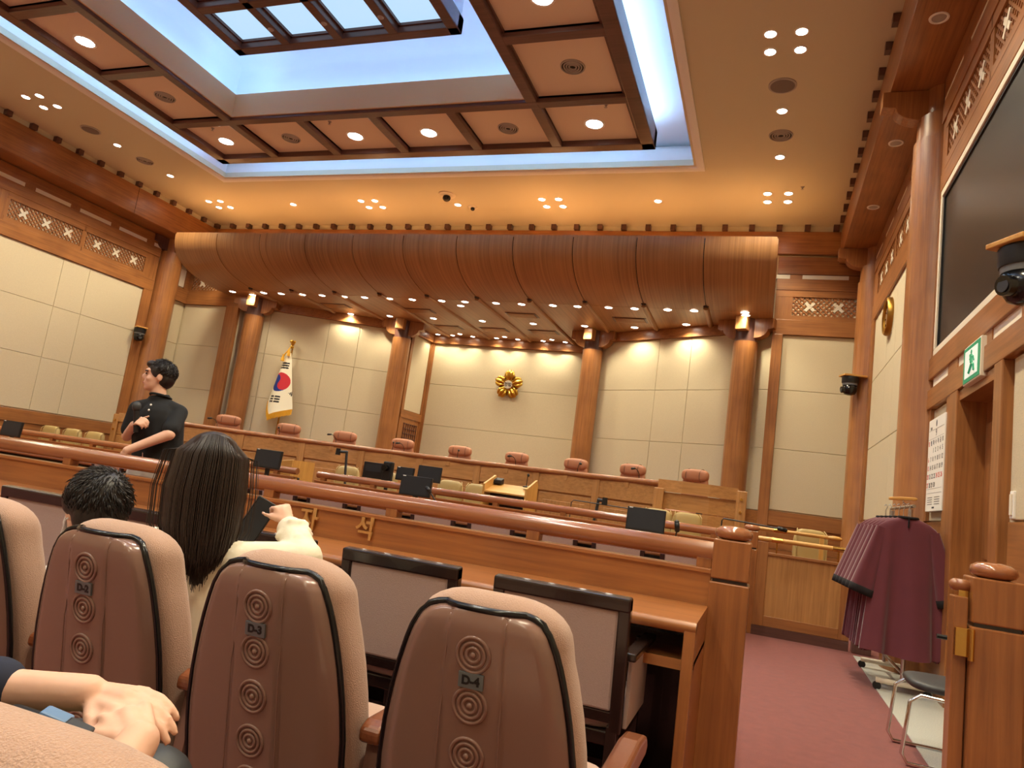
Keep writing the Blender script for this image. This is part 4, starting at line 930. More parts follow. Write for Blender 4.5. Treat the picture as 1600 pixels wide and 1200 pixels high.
# ------------------------------------------------------------------ auditorium seats
hz = [(.30, .205), (.40, .217), (.50, .222), (.57, .222), (.65, .215), (.73, .202), (.80, .186), (.86, .168), (.89, .155), (.91, .142), (.922, .128), (.930, .108), (.934, .085)]
def hw(z):
    for (a, p), (b, q) in zip(hz, hz[1:]):
        if z <= b: return p+(q-p)*max(0, (z-a))/(b-a)
    return hz[-1][1]
LEAN = -.19
def yb(z): return LEAN*(z-.79)
zsh = [.30+.60*i/22 for i in range(23)]+[.908, .916, .922, .927, .930, .932, .934]
def shell_y(x, z):
    h = hw(z); s = min(1, abs(x)/max(h, .01))
    edge = max(0, (s-.8)/.2)**2*.022+max(0, (z-.88)/.052)**2*.014
    ctr = -.004 if abs(x) < .062+.02*(.93-z) else 0
    return yb(z)-.014*(1-s*s)+edge+ctr
def seat_meshes():
    M_ = {}
    rows = [[(hw(z)*s, shell_y(hw(z)*s, z), z) for s in [-1+2*i/48 for i in range(49)]] for z in zsh]
    M_['back_shell'] = MB().grid(rows).mesh('back_shell', 'seat_shell', 60)
    # fabric back cushion as a loft
    loft = []
    tops = [.28+.60*i/16 for i in range(17)]+[.90, .918, .934, .947, .957, .963, .966]
    for z in tops:
        k = min(1, max(0, (z-.86)/.1065)); rnd_ = (1-k**2.6)**.5 if k < 1 else .05
        w_ = (hw(min(z, .86))+.012)*(.30+.70*rnd_) if z > .86 else hw(z)+.012
        d_ = .07*max(.18, rnd_); yc = yb(z)+.102
        ring = []
        for i in range(40):
            a = 2*PI*i/40; c, s_ = math.cos(a), math.sin(a)
            fl_ = 1+.05*s_
            ring.append((w_*fl_*math.copysign(abs(c)**.45, c), yc+d_*math.copysign(abs(s_)**.6, s_), z))
        loft.append(ring)
    mb = MB().grid(loft, True); mb.f.append(tuple(range(len(mb.v)-40, len(mb.v)))); mb.f.append(tuple(range(40))[::-1])
    M_['back_cushion'] = mb.mesh('back_cushion', 'seat_fabric', True)
    pth = [(-hw(z)-.005, shell_y(hw(z), z)+.005, z+(.004 if z > .92 else 0)) for z in zsh]
    top = [(x, shell_y(x, .934)+.005, .9385) for x in [-.07+.14*i/6 for i in range(7)]]
    right = [(-p[0], p[1], p[2]) for p in pth[::-1]]
    M_['piping'] = MB().tube(pth+top+right, .008, 8).mesh('piping', 'black_gloss', True)
    for s in (-1, 1):
        pass
    M_['seam'] = MB().tube([(-.064-.02*(.93-z), shell_y(.066, z)-.001, z) for z in zsh[2:-4]], .0018, 6).tube([(.064+.02*(.93-z), shell_y(.066, z)-.001, z) for z in zsh[2:-4]], .0018, 6).mesh('seam', 'seat_shell', True)
    ring = MB()
    rot = Matrix.Rotation(PI/2+.19, 4, 'X')
    for rr in (.037, .026, .015):
        rows = []
        for i in range(33):
            a = 2*PI*i/32; rows.append([tuple(rot @ Vector(((rr+.0042*math.cos(b))*math.cos(a), (rr+.0042*math.cos(b))*math.sin(a), .0035*math.sin(b)))) for b in [2*PI*q/8 for q in range(8)]])
        ring.grid(rows, True)
    ring.ell((0, 0, 0), (.007, .005, .007), 12, 8)
    M_['embossed_ring'] = ring.mesh('embossed_ring', 'seat_shell', True)
    M_['seat_pan'] = cushion(0, .40, .44, .235, .25, .055, 4).mesh('seat_pan', 'seat_fabric', True)
    M_['pan_shell'] = MB().box(-.2, .2, .15, .55, .36, .40).mesh('pan_shell', 'seat_shell')
    M_['armrest'] = MB().prism([(.10, .565), (.10, .60), (.13, .615), (.42, .625), (.52, .615), (.55, .585), (.52, .56)], -.03, .03, 'x').mesh('armrest', 'armwood_y')
    M_['side_panel'] = MB().prism([(.1, 0), (.13, .57), (.44, .57), (.38, 0)], -.016, .016, 'x').mesh('side_panel', 'seat_shell')
    M_['plaque'] = MB().box(-.028, .028, -.0025, .0025, -.016, .016).mesh('plaque', 'plaque')
    return M_
wood('armwood_y', lin(106, 58, 36), lin(140, 80, 48), 'y', rough=.22, coat=.5)
SM = seat_meshes()
def audience_seat(x, y, code, label, group, arm_right=False):
    t = thing('auditorium_seat', (x, y, 0), 0, label, 'seat', group)
    sh = piece('back_shell', SM['back_shell'], t); piece('back_cushion', SM['back_cushion'], t); piece('piping', SM['piping'], t); piece('seam', SM['seam'], sh)
    for z in (.846, .740, .634, .528, .43): piece('embossed_ring', SM['embossed_ring'], sh, (0, shell_y(0, z)-.0005, z))
    piece('seat_pan', SM['seat_pan'], t); piece('pan_shell', SM['pan_shell'], t)
    for s in ((-1, 1) if arm_right else (-1,)):
        o = piece('armrest', SM['armrest'], t, (s*.28, 0, 0)); piece('side_panel', SM['side_panel'], t, (s*.28, 0, 0))
        o.modifiers.new('b', 'BEVEL').width = .012; o.modifiers['b'].segments = 3
    if code:
        pq = piece('plaque', SM['plaque'], t, (0, shell_y(0, .793)-.003, .793), (LEAN*-1, 0, 0))
        tm = text_mesh(code, .026, .0004, 'black', Matrix.Translation((0, 0, 0)) @ Matrix.Rotation(PI/2, 4, 'X'), .0012)
        piece('plaque_code', tm, pq, (0, -.003, 0))
    return t
YD = 1.50
for k, x in enumerate((-2.21, -1.655, -1.1, -.545)):
    audience_seat(x, YD, 'D-%d' % (k+1), ['cut off mauve auditorium seat at the left edge', 'mauve auditorium seat with plaque D-2 in front of the girl', 'mauve auditorium seat with plaque D-3', 'mauve auditorium seat with plaque D-4 beside the aisle'][k], 'auditorium seats in row D', k == 3)
audience_seat(-2.765, YD, None, 'mauve auditorium seat out beyond the left edge', 'auditorium seats in row D')
for k, x in enumerate((-1.1, -.545)):
    audience_seat(x, .385, None, ['mauve auditorium seat of the person with the camouflage bag', 'blurred fabric seat top in the lower left corner'][k], 'auditorium seats in the row behind', k == 1)

# ------------------------------------------------------------------ the well of the court
def monitor(x, y, ztop, label, w=.42, h=.25, rz=0, tilt=-.08, zbase=.76, sticker=True, back=False):
    t = thing('monitor', (x, y, zbase), rz, label, 'monitor')
    H = ztop-zbase
    m = Matrix.Translation((0, 0, H-h)) @ Matrix.Rotation(tilt, 4, 'X')
    MB().box(-w/2, w/2, -.02, .02, 0, h, m).build('monitor_case', 'black', t, world=False, bevel=.006)
    MB().box(-w/2+.014, w/2-.014, -.0215, -.019, .02, h-.014, m).build('monitor_screen', 'mon', t, world=False)
    if sticker: MB().box(-w/2+.02, -w/2+.06, -.0225, -.021, h-.013, h-.003, m).build('sticker', 'white', t, world=False)
    MB().box(-.03, .03, .02, .05, .0, H-h*.4).build('stand_neck', 'black', t, world=False, bevel=.004); MB().lathe([(.11, 0), (.11, .012), (.04, .02)], n=20).build('stand_foot', 'black', t, 40, world=False)
    return t
monitor(-1.19, 8.02, 1.185, 'dark monitor with sticker beside the near newel post', h=.25)
monitor(-4.02, 8.02, 1.19, 'dark monitor with sticker at the centre of the rear desk', h=.24)
monitor(-6.32, 8.1, 1.275, 'dark monitor behind the girl on the rear desk', h=.25, zbase=.76)
monitor(-11.15, 8.02, 1.19, 'dark monitor at the left picture edge', h=.24)
plain('monitor_back', lin(34, 32, 32), .55)
# well tables
def table(x0, x1, y0, y1, label, z=.75):
    t = thing('counsel_table', ((x0+x1)/2, (y0+y1)/2, 0), 0, label, 'table')
    MB().box(x0, x1, y0, y1, z-.035, z).build('tabletop', 'honey_x', t, bevel=.006)
    MB().box(x0+.05, x1-.05, y0+.06, y0+.09, .08, z-.035).build('modesty_panel', 'honey_x', t)
    for x in (x0+.03, x1-.07): MB().box(x, x+.04, y0+.04, y1-.04, 0, z-.035).build('table_leg', 'honey_z', t)
    return t
table(-6.6, -4.15, 9.42, 10.0, 'honey coloured table carrying the small monitors in the well'); table(-2.7, -.75, 9.42, 10.0, 'honey coloured table with document camera in the well'); table(-12.9, -10.3, 9.4, 9.85, 'honey coloured table at the left of the well')
monitor(-4.62, 9.6, 1.36, 'larger black monitor on the well table by the tan chairs', w=.36, h=.23, zbase=.75, sticker=False, rz=.15)
monitor(-5.03, 9.62, 1.3, 'smaller black monitor on the well table behind another', w=.3, h=.2, zbase=.75, rz=-.1)
# monitor arm rig
t = thing('camera_rig', (-5.4, 9.6, .75), 0, 'black camera and monitor rig standing on the well table', 'camera')
MB().box(-.32, .02, -.02, .02, .32, .56).build('rig_monitor', 'black', t, world=False, bevel=.006); MB().box(-.28, -.02, -.024, -.018, .42, .53).build('rig_screen', 'mon', t, world=False)
MB().cyl((.1, 0, 0), (.1, 0, .36), .03, n=14).build('rig_post', 'black', t, 40, world=False); MB().box(.02, .17, -.05, .05, .3, .6).build('rig_camera', 'black', t, world=False, bevel=.02)
MB().cyl((.09, -.05, .5), (.09, -.13, .5), .045, n=18).build('rig_lens', 'black_gloss', t, 40, world=False); MB().tube([(.02, 0, .4), (-.05, 0, .42), (-.1, 0, .45)], .014, 8).build('rig_arm', 'black', t, 40, world=False)
MB().lathe([(.14, 0), (.14, .015), (.04, .03)], (.1, 0, 0), 20).build('rig_foot', 'black', t, 40, world=False)
def visualizer(x, y, label, h, dx, z=.75, s=1):
    t = thing('document_camera', (x, y, z), 0, label, 'camera')
    MB().box(-.16, .16, -.12, .12, 0, .04).build('base', 'dark_grey', t, world=False, bevel=.01)
    MB().tube([(0, 0, .03), (dx*.35, 0, h*.5), (dx*.6, 0, h)], .02, 10).build('arm', 'dark_grey', t, 40, world=False); MB().capsule((dx*.6, 0, h), (dx*1.6, -.02, h-.01), .022).build('boom', 'dark_grey', t, True, world=False)
    MB().cyl((dx*1.6, -.02, h+.04), (dx*1.6, -.02, h-.06), .035, .04, 16).build('camera_head', 'black', t, 40, world=False)
visualizer(-5.95, 9.55, 'grey document camera with tall arm left of the rig', .66, -.14); visualizer(-2.12, 9.55, 'black document camera on the right well table', .46, .09)
t = thing('wire_stand', (-2.2, 9.5, .75), 0, 'thin bent wire paper stand around the document camera', 'stand')
MB().tube([(-.22, 0, 0), (-.22, 0, .38), (-.19, 0, .41), (.5, .03, .40), (.66, .03, .39)], .007, 8).build('wire', 'dark_grey', t, 40, world=False)
# lectern
lc = thing('lectern', (-3.32, 9.55, 0), 0, 'pale wooden lectern with raised sloping top in the well', 'lectern')
B = lambda mb, nm, mt, **kw: mb.build(nm, mt, lc, world=False, **kw)
for s in (-1, 1):
    B(MB().prism([(-.25, 0), (.22, 0), (.22, 1.28), (.16, 1.36), (-.25, 1.22)], s*.31-.015, s*.31+.015, 'x'), 'side_panel', 'gold_z')
B(MB().box(-.3, .3, .19, .22, 0, 1.24), 'front_board', 'gold_z'); B(MB().prism([(-.22, 1.11), (.19, 1.23), (.19, 1.25), (-.22, 1.13)], -.3, .3, 'x'), 'reading_top', 'gold_x'); B(MB().box(-.3, .3, -.2, .19, .72, .74), 'shelf', 'gold_x'); B(MB().box(-.3, .3, -.0, .19, .9, 1.1), 'inner_box', 'ebony')
gooseneck(-3.12, 9.62, 1.24, 'thin microphone standing upright on the pale lectern', .01, -.01, .16); 
t = thing('control_box', (-3.56, 9.68, 1.24), 0, 'small black control box on the pale lectern', 'device'); MB().prism([(-.06, 0), (.06, 0), (.06, .09), (-.06, .05)], -.06, .06, 'x').build('box_case', 'black', t, world=False, bevel=.006); MB().box(-.045, .045, -.05, .0, .05, .058).build('box_panel', 'dark_grey', t, world=False)
l2 = thing('witness_stand', (-7.15, 9.4, 0), 0, 'light wooden witness stand with slanted side behind the girl', 'lectern')
MB().prism([(-7.55, 0), (-6.87, 0), (-6.87, 1.185), (-7.1, 1.15), (-7.5, 1.03), (-7.55, .98)], 9.4, 9.44, 'y').build('side_panel', 'gold_x', l2, bevel=.01)
MB().box(-6.9, -6.87, 9.44, 10.0, 0, 1.18).build('end_panel', 'gold_z', l2); MB().box(-7.55, -6.9, 9.95, 10.0, 0, .98).build('side_panel', 'gold_x', l2); MB().box(-7.5, -6.9, 9.44, 9.95, .72, .75).build('shelf', 'gold_x', l2)
for k, x in enumerate((-7.0, -7.3)): gooseneck(x, 9.3, 1.0, 'bent black microphone rising beside the witness stand, %s one' % ('right', 'left')[k], .1, 0, .14)
for o in [o for o in bpy.data.objects if o.get('label', '').startswith('bent black microphone')]: o.location.z = .75; o.location.y = 9.6
def office_chair(x, y, ztop, label, rz=0):
    t = thing('leather_chair', (x, y, 0), rz, label, 'chair', 'olive leather chairs in the well')
    B = lambda mb, nm, mt, **kw: mb.build(nm, mt, t, world=False, **kw)
    h = (ztop-.55)/2
    B(cushion(0, .2, .55+h, .21, .065, h, 4.5), 'backrest', 'olive_leather', smooth=True)
    for s in (-1, 1): B(MB().tube([(s*.19, .13, .6), (s*.19, .13, ztop-.06), (s*.17, .2, ztop-.005), (s*.17, .26, ztop-.06)], .007, 6), 'piping', 'olive_leather', smooth=40)
    B(cushion(0, -.05, .46, .23, .24, .06, 4), 'seat', 'olive_leather', smooth=True)
    B(MB().cyl((0, 0, .1), (0, 0, .42), .028, n=12), 'pedestal', 'dark_grey', smooth=40)
    for k in range(5): a = 2*PI*k/5; B(MB().cyl((0, 0, .1), (.2*math.cos(a), .2*math.sin(a), .05), .022, .016, 8), 'base_leg', 'dark_grey')
for k, (x, rz, w) in enumerate(((-6.55, .1, 'left of the tall document camera'), (-5.85, -.1, 'right of the tall document camera'), (-4.62, .25, 'left one beside the pale lectern'), (-4.15, .2, 'right one beside the pale lectern'), (-1.38, .1, 'behind the monitor by the newel post, left one'), (-.93, .3, 'behind the monitor by the newel post, right one'), (.66, .25, 'seen above the swing gate'),
                                (-13.35, 0, 'at the left picture edge behind a monitor'), (-12.75, 0, 'second from the left picture edge'), (-12.15, .05, 'third from the left picture edge'), (-10.78, 0, 'just left of the guide'))):
    office_chair(x, 10.2 if x < -9 else (10.05 if x > 0 else 10.34), 1.2 if x > -9 else 1.2, 'olive tan leather office chair '+w, rz)
t = thing('desk_microphone', (-.86, 8.1, .76), 0, 'short black microphone right of the newel-side monitor', 'microphone')
MB().tube([(0, 0, 0), (0, 0, .2), (.01, -.02, .24)], .008, 8).build('stem', 'black', t, 40, world=False); MB().capsule((.01, -.02, .24), (.0, -.03, .32), .028).build('head', 'black', t, True, world=False); MB().lathe([(.05, 0), (.05, .015), (.02, .03)], n=16).build('base', 'black', t, 40, world=False)
t = thing('desk_microphone', (-3.72, 8.0, .76), 0, 'slanted black microphone in front of the central rear monitor', 'microphone')
MB().tube([(.12, 0, .06), (.0, -.05, .2), (-.06, -.06, .27)], .009, 8).build('stem', 'black', t, 40, world=False); MB().capsule((-.06, -.06, .27), (-.1, -.07, .31), .024).build('head', 'black', t, True, world=False); MB().lathe([(.06, 0), (.06, .05), (.03, .07)], (.12, 0, 0), 16).build('base', 'black', t, 40, world=False)
t = thing('wire_stand', (.1, 9.15, 0), 0, 'thin wire hoop seen behind the far newel post', 'stand')
MB().tube([(-.55, 0, 0), (-.55, 0, 1.16), (-.53, 0, 1.19), (-.1, .03, 1.17), (.1, .03, 1.16)], .009, 8).build('wire', 'dark_grey', t, 40, world=False); MB().capsule((.1, .03, 1.16), (.17, .03, 1.15), .025).build('microphone_head', 'black', t, True, world=False)
MB().lathe([(.12, 0), (.12, .02), (.02, .03)], (-.55, 0, 0), 18).build('foot', 'steel', t, 40, world=False)

# ------------------------------------------------------------------ robes on a rack, steel chair
rk = thing('garment_rack', (1.16, 7.25, 0), 0, 'wheeled steel garment rack under the burgundy robes', 'rack')
B = lambda mb, nm, mt, **kw: mb.build(nm, mt, rk, **kw)
for y in (6.8, 7.74):
    B(MB().cyl((.97, y, .075), (1.35, y, .075), .022, n=14), 'foot_bar', 'off_white', smooth=40)
    for x in (.98, 1.34): B(MB().cyl((x, y-.012, .032), (x, y+.012, .032), .032, n=16), 'wheel', 'black', smooth=40)
    B(MB().cyl((1.16, y, .07), (1.16, y, 1.48), .016, n=12), 'upright', 'steel', smooth=40)
B(MB().cyl((1.16, 6.78, .16), (1.16, 7.74, .16), .014, n=12), 'lower_bar', 'steel', smooth=40); B(MB().cyl((1.16, 6.68, 1.5), (1.16, 7.8, 1.5), .014, n=12), 'hanging_bar', 'steel', smooth=40)
th = thing('wooden_hanger', (1.1, 6.82, 1.55), 0, 'pale wooden hanger lying across the top of the robes rack', 'hanger')
MB().prism([(-.11, -.015), (.09, .0), (.11, .015), (.09, .028), (-.02, .022), (-.11, .008)], -.02, .02, 'y').build('hanger_bar', 'gold_x', th, world=False, bevel=.008); MB().tube([(0, 0, .02), (0, 0, -.02), (.03, 0, -.04)], .004, 6).build('hanger_hook', 'steel', th, world=False)
def robe(y, cx, label, seed):
    rnd = random.Random(seed); t = thing('robe', (cx, y, .3), 0, label, 'robe', 'burgundy robes on the rack')
    ph = rnd.uniform(0, 6); rows = []; NZ, NA = 26, 56
    for j in range(NZ+1):
        q = j/NZ; z = 1.40-1.1*q
        w = .07+.15*min(1, q/.09)**.6 + .075*q; d = .028+.035*q
        if q < .02: w = .07
        ring = []
        for i in range(NA):
            a = 2*PI*i/NA; f = 1+.0*q; fold = .034*q*math.sin(a*6+ph)+.016*q*math.sin(a*11+ph*2)
            ring.append((w*math.copysign(abs(math.cos(a))**.8, math.cos(a))+fold*.5, (d+fold)*math.sin(a)-(.012*q if abs(math.cos(a)) < .08 and math.sin(a) < 0 else 0), z-.3+.012*math.sin(a*3+ph)*q))
        rows.append(ring)
    mb = MB().grid(rows, True); mb.f.append(tuple(range(NA))[::-1]); mb.build('robe_body', 'robe', t, True, world=False)
    MB().box(-.0045, .0045, -.045, -.03, 1.02, 1.1).build('collar_slit', 'velvet', t, world=False); MB().tube([(.07*math.cos(a), .03*math.sin(a), 1.1) for a in [2*PI*i/16 for i in range(16)]], .012, 8, True).build('collar', 'velvet', t, True, world=False)
    for s in (-1, 1):
        rows = []
        for j in range(12):
            q = j/11; cxx = s*(.19+.12*q); cz = 1.0-.50*q; w = .045+.055*q
            rows.append([(cxx+w*math.cos(2*PI*i/18)*.9, -.0+(.03+.025*q)*math.sin(2*PI*i/18)*(1+.25*math.sin(3*2*PI*i/18+ph)), cz+w*.45*math.cos(2*PI*i/18)*s*-1*-.6) for i in range(18)])
        m_ = MB().grid(rows, True); m_.build('sleeve', 'robe', t, True, world=False)
        last = rows[-1]; cf_ = [[(p[0]+s*.014*k, p[1]*1.06, p[2]-.06*k) for p in last] for k in (0, .5, 1)]
        MB().grid(cf_, True).build('cuff', 'velvet', t, True, world=False, solid=.006)
    MB().tube([(0, 0, 1.1), (0, 0, 1.17), (.012, 0, 1.2), (0, 0, 1.222), (-.014, 0, 1.208)], .0035, 6).build('hanger_hook', 'steel', t, world=False)
for k in range(6): robe(6.73+.15*k, 1.13-.012*k, 'burgundy robe with black cuffs on the rack, %s from the front' % ords[k], 11+k)
sc2 = thing('steel_chair', (1.12, 4.95, 0), 0, 'black padded steel tube chair in front of the robes', 'chair')
B = lambda mb, nm, mt, **kw: mb.build(nm, mt, sc2, world=False, **kw)
B(cushion(0, 0, .42, .26, .23, .03, 4), 'seat', 'dark_grey', smooth=True); B(cushion(.26, 0, .72, .03, .22, .15, 4), 'backrest', 'dark_grey', smooth=True)
for s in (-1, 1):
    B(MB().tube([(.24, s*.23, .62), (.22, s*.23, .36), (-.22, s*.23, .38), (-.27, s*.23, .34), (-.30, s*.23, .06), (-.27, s*.23, .012), (.26, s*.23, .012)], .011, 10), 'frame_tube', 'chrome', smooth=40)
    B(MB().tube([(.24, s*.23, .6), (.2, s*.24, .66), (-.06, s*.24, .665)], .014, 8), 'armrest', 'black', smooth=40)
B(MB().cyl((.26, -.23, .012), (.26, .23, .012), .011, n=10), 'cross_tube', 'chrome', smooth=40)
B(MB().cyl((.25, -.2, .55), (.25, .2, .55), .011, n=10), 'back_tube', 'chrome', smooth=40)

# ------------------------------------------------------------------ people
def hand(mb, wrist, d, nrm, s=1.0, curl=(.5, .55, .6), spread=.02, thumb=1, thumb_dir=None):
    """palm and five bent fingers; d = pointing direction, nrm = back of the hand, thumb = side sign"""
    w = Vector(wrist); d = Vector(d).normalized(); n_ = Vector(nrm); n_ = (n_-d*n_.dot(d)).normalized(); sd = d.cross(n_)*thumb
    for i, k in enumerate((-1, -.33, .33, 1)):
        base = w+d*.085*s+sd*(-k*.03*s); mb.capsule(w+sd*(-k*.016*s)+d*.01*s, base, .0135*s, .0105*s, 10)
        L = (.034, .042, .045, .040)[3-i] if False else (.040, .045, .042, .033)[i]
        p = base; dd = d+sd*(-k*spread); dd.normalize()
        for j in range(3):
            ax = sd*thumb
            ang = curl[j]
            dd = (Matrix.Rotation(ang, 3, n_.cross(d)) @ dd).normalized()
            l = L*s*(1, .7, .55)[j]; q = p+dd*l
            mb.capsule(p, q, (.0098, .0088, .0078)[j]*s, (.0088, .0078, .007)[j]*s, 10); p = q
    mb.capsule(w+d*.02*s, w+d*.07*s, .022*s, .02*s, 12)
    tb = w+d*.025*s+sd*.022*s; td = Vector(thumb_dir).normalized() if thumb_dir else (d*.7+sd*.75-n_*.3).normalized()
    q = tb+td*.038*s; mb.capsule(tb, q, .0145*s, .0115*s, 10); td2 = (td*.8+d*.4-n_*.2).normalized(); r = q+td2*.03*s; mb.capsule(q, r, .0105*s, .0095*s, 10); mb.capsule(r, r+td2*.02*s, .0095*s, .008*s, 10)
def head(mb, c, f, s=1.0):
    """skull, jaw, nose, ears; f = facing direction"""
    c = Vector(c); f = Vector(f).normalized(); up = Vector((0, 0, 1)); r = f.cross(up)
    m = Matrix((r, f, up)).transposed()
    E = lambda p, rr: mb.ell(c+m @ (Vector(p)*s), [q*s for q in rr], 18, 12, m)
    E((0, -.012, .02), (.074, .092, .092)); E((0, .022, -.045), (.058, .062, .07)); E((0, .05, -.085), (.03, .03, .025))
    E((0, .087, -.012), (.012, .02, .022)); E((0, .08, .02), (.008, .012, .03))
    E((0, .076, -.055), (.026, .012, .013)); E((0, .07, .035), (.055, .02, .012))
    for k in (-1, 1): E((k*.076, -.012, -.008), (.01, .02, .032)); E((k*.04, .045, -.025), (.022, .03, .026))
    return m
def face_parts(parent, c, f, s=1.0):
    c = Vector(c); f = Vector(f).normalized(); up = Vector((0, 0, 1)); r = f.cross(up); m = Matrix((r, f, up)).transposed()
    P = lambda p: c+m @ (Vector(p)*s)
    for k in (-1, 1):
        MB().ell(P((k*.032, .078, .008)), (.013*s, .006*s, .006*s), 12, 8, m).build('eye', 'eye', parent, True)
        MB().tube([P((k*.015, .087, .026)), P((k*.034, .084, .03)), P((k*.052, .072, .024))], .004*s, 6).build('eyebrow', 'hair', parent, True)
    MB().ell(P((0, .086, -.056)), (.02*s, .006*s, .005*s), 12, 8, m).build('mouth', 'lips', parent, True)

# the standing guide
man = thing('person', (-4.2, 4.15, 0), 0, 'standing person in black polo shirt and pale trousers holding a microphone', 'person')
fdir = (-.72, -.69, 0); hc = (-4.305, 4.10, 1.665)
mb = MB(); head(mb, hc, fdir, 1.04)
mb.capsule((-4.27, 4.125, 1.46), (-4.295, 4.11, 1.60), .056, .052)
mb.capsule((-4.22, 4.15, 1.0), (-4.245, 4.14, 1.36), .125, .14)
for a, b, r0, r1 in (((-4.395, 4.05, 1.40), (-4.44, 4.06, 1.20), .046, .04), ((-4.44, 4.06, 1.20), (-4.275, 3.945, 1.285), .038, .029), ((-4.125, 4.19, 1.42), (-4.045, 4.05, 1.25), .05, .043), ((-4.045, 4.05, 1.25), (-4.235, 3.895, 1.10), .041, .029)): mb.capsule(a, b, r0, r1)
mb.capsule((-4.395, 4.05, 1.41), (-4.25, 4.12, 1.44), .05, .07); mb.capsule((-4.125, 4.19, 1.42), (-4.25, 4.12, 1.44), .05, .07)
for s, x, y in ((-1, -4.28, 4.10), (1, -4.12, 4.22)):
    mb.capsule((x, y, .92), (x-.01, y-.02, .50), .085, .06); mb.capsule((x-.01, y-.02, .50), (x, y+.02, .09), .057, .04); mb.capsule((x, y+.03, .05), (x-.11, y-.09, .035), .04, .032)
hand(mb, (-4.275, 3.945, 1.285), (.75, -.35, .35), (.0, -.7, .6), 1.0, (.9, 1.1, .8), .01, -1)
hand(mb, (-4.235, 3.895, 1.10), (-.45, -.12, -.85), (-.2, -.9, .2), 1.0, (.2, .25, .2), .06, 1)
remesh(mb, 'body', 'skin', man, .0075, 3)
# clothes
mb = MB()
mb.capsule((-4.20, 4.16, 1.02), (-4.245, 4.13, 1.36), .135, .14); mb.capsule((-4.27, 4.10, 1.05), (-4.33, 4.08, 1.34), .09, .085); mb.capsule((-4.13, 4.2, 1.05), (-4.16, 4.17, 1.36), .085, .085)
mb.capsule((-4.39, 4.055, 1.415), (-4.25, 4.12, 1.45), .056, .075); mb.capsule((-4.13, 4.19, 1.425), (-4.25, 4.12, 1.45), .058, .075)
mb.capsule((-4.395, 4.05, 1.41), (-4.43, 4.058, 1.25), .056, .06); mb.capsule((-4.125, 4.19, 1.42), (-4.06, 4.075, 1.29), .06, .062)
mb.cyl((-4.265, 4.125, 1.47), (-4.275, 4.115, 1.53), .078, .072, 20)
polo = remesh(mb, 'polo_shirt', 'polo', man, .01, 5)
for z, y_ in ((1.445, 3.997), (1.405, 3.988)): MB().ell((-4.212, y_, z), (.008, .006, .008), 10, 6).build('button', 'white', man, True)
MB().tube([(-4.262+.072*math.cos(a), 4.118+.072*math.sin(a), 1.522-.012*math.sin(a)) for a in [2*PI*i/20 for i in range(20)]], .009, 8, True).build('collar', 'polo', man, True)
mb = MB()
mb.capsule((-4.2, 4.16, .96), (-4.2, 4.16, 1.02), .135, .135)
for x, y in ((-4.28, 4.10), (-4.12, 4.22)): mb.capsule((x, y, .94), (x-.01, y-.02, .5), .1, .078); mb.capsule((x-.01, y-.02, .5), (x, y+.02, .1), .076, .068)
remesh(mb, 'trousers', 'trousers', man, .012, 4)
def hair_cap(name, c, f, s, mat, par, low=-.01, voxel=.007, extra=None):
    c = Vector(c); f = Vector(f).normalized(); up = Vector((0, 0, 1)); r = f.cross(up); m = Matrix((r, f, up)).transposed()
    mb = MB(); mb.ell(c+m @ Vector((0, -.022*s, .036*s)), (.086*s, .098*s, .092*s), 24, 16, m); mb.ell(c+m @ Vector((0, -.05*s, -.01*s)), (.078*s, .068*s, .075*s), 20, 12, m)
    mb.ell(c+m @ Vector((.02*s, .055*s, .085*s)), (.06*s, .04*s, .03*s), 16, 10, m)
    for k in (-1, 1): mb.ell(c+m @ Vector((k*.07*s, -.002, .03*s)), (.014*s, .045*s, .045*s), 14, 10, m)
    if extra: extra(mb, c, m)
    o = remesh(mb, name, mat, par, voxel, 3)
    rnd = random.Random(5); st = MB()
    for i in range(1100):                      # short strands combed away from the crown
        a = rnd.uniform(0, 2*PI); e = math.asin(rnd.uniform(-.35, 1))
        n0 = Vector((math.cos(a)*math.cos(e), math.sin(a)*math.cos(e), math.sin(e)))
        R = Vector((.087, .1, .094))*s; ctr = Vector((0, -.022, .036))*s
        if n0.y > .35 and n0.z < .45: continue
        p = Vector((n0.x*R.x, n0.y*R.y, n0.z*R.z)); cr = Vector((.1, -.55, .83)); t_ = (n0-cr*n0.dot(cr)); t_ = (t_-n0*t_.dot(n0)).normalized() if t_.length > .05 else Vector((1, 0, 0))
        t_ = (t_+n0.cross(t_)*.5+Vector((rnd.uniform(-.3, .3), rnd.uniform(-.3, .3), rnd.uniform(-.3, .3)))).normalized(); L = rnd.uniform(.018, .034)*s
        q1 = p*1.012+t_*L*.5+n0*.003; q2 = p+t_*L+n0*rnd.uniform(-.002, .004)
        st.tube([c+m @ (ctr+p*.985), c+m @ (ctr+q1), c+m @ (ctr+q2)], [.0018, .0016, .0005], 4)
    so_ = st.build('hair_strands', mat, par, True); so_['kind'] = 'stuff'
    return o
hair_cap('hair', hc, fdir, 1.02, 'hair', man); face_parts(man, hc, fdir, 1.04)
mic = thing('handheld_microphone', (-4.225, 3.915, 1.25), 0, 'black handheld microphone in the standing guides hand', 'microphone')
MB().cyl((-4.215, 3.92, 1.235), (-4.232, 3.905, 1.385), .017, .021, 16).build('microphone_handle', 'black', mic, 40); MB().ell((-4.237, 3.902, 1.415), (.031, .031, .036)).build('microphone_grille', 'dark_grey', mic, True)

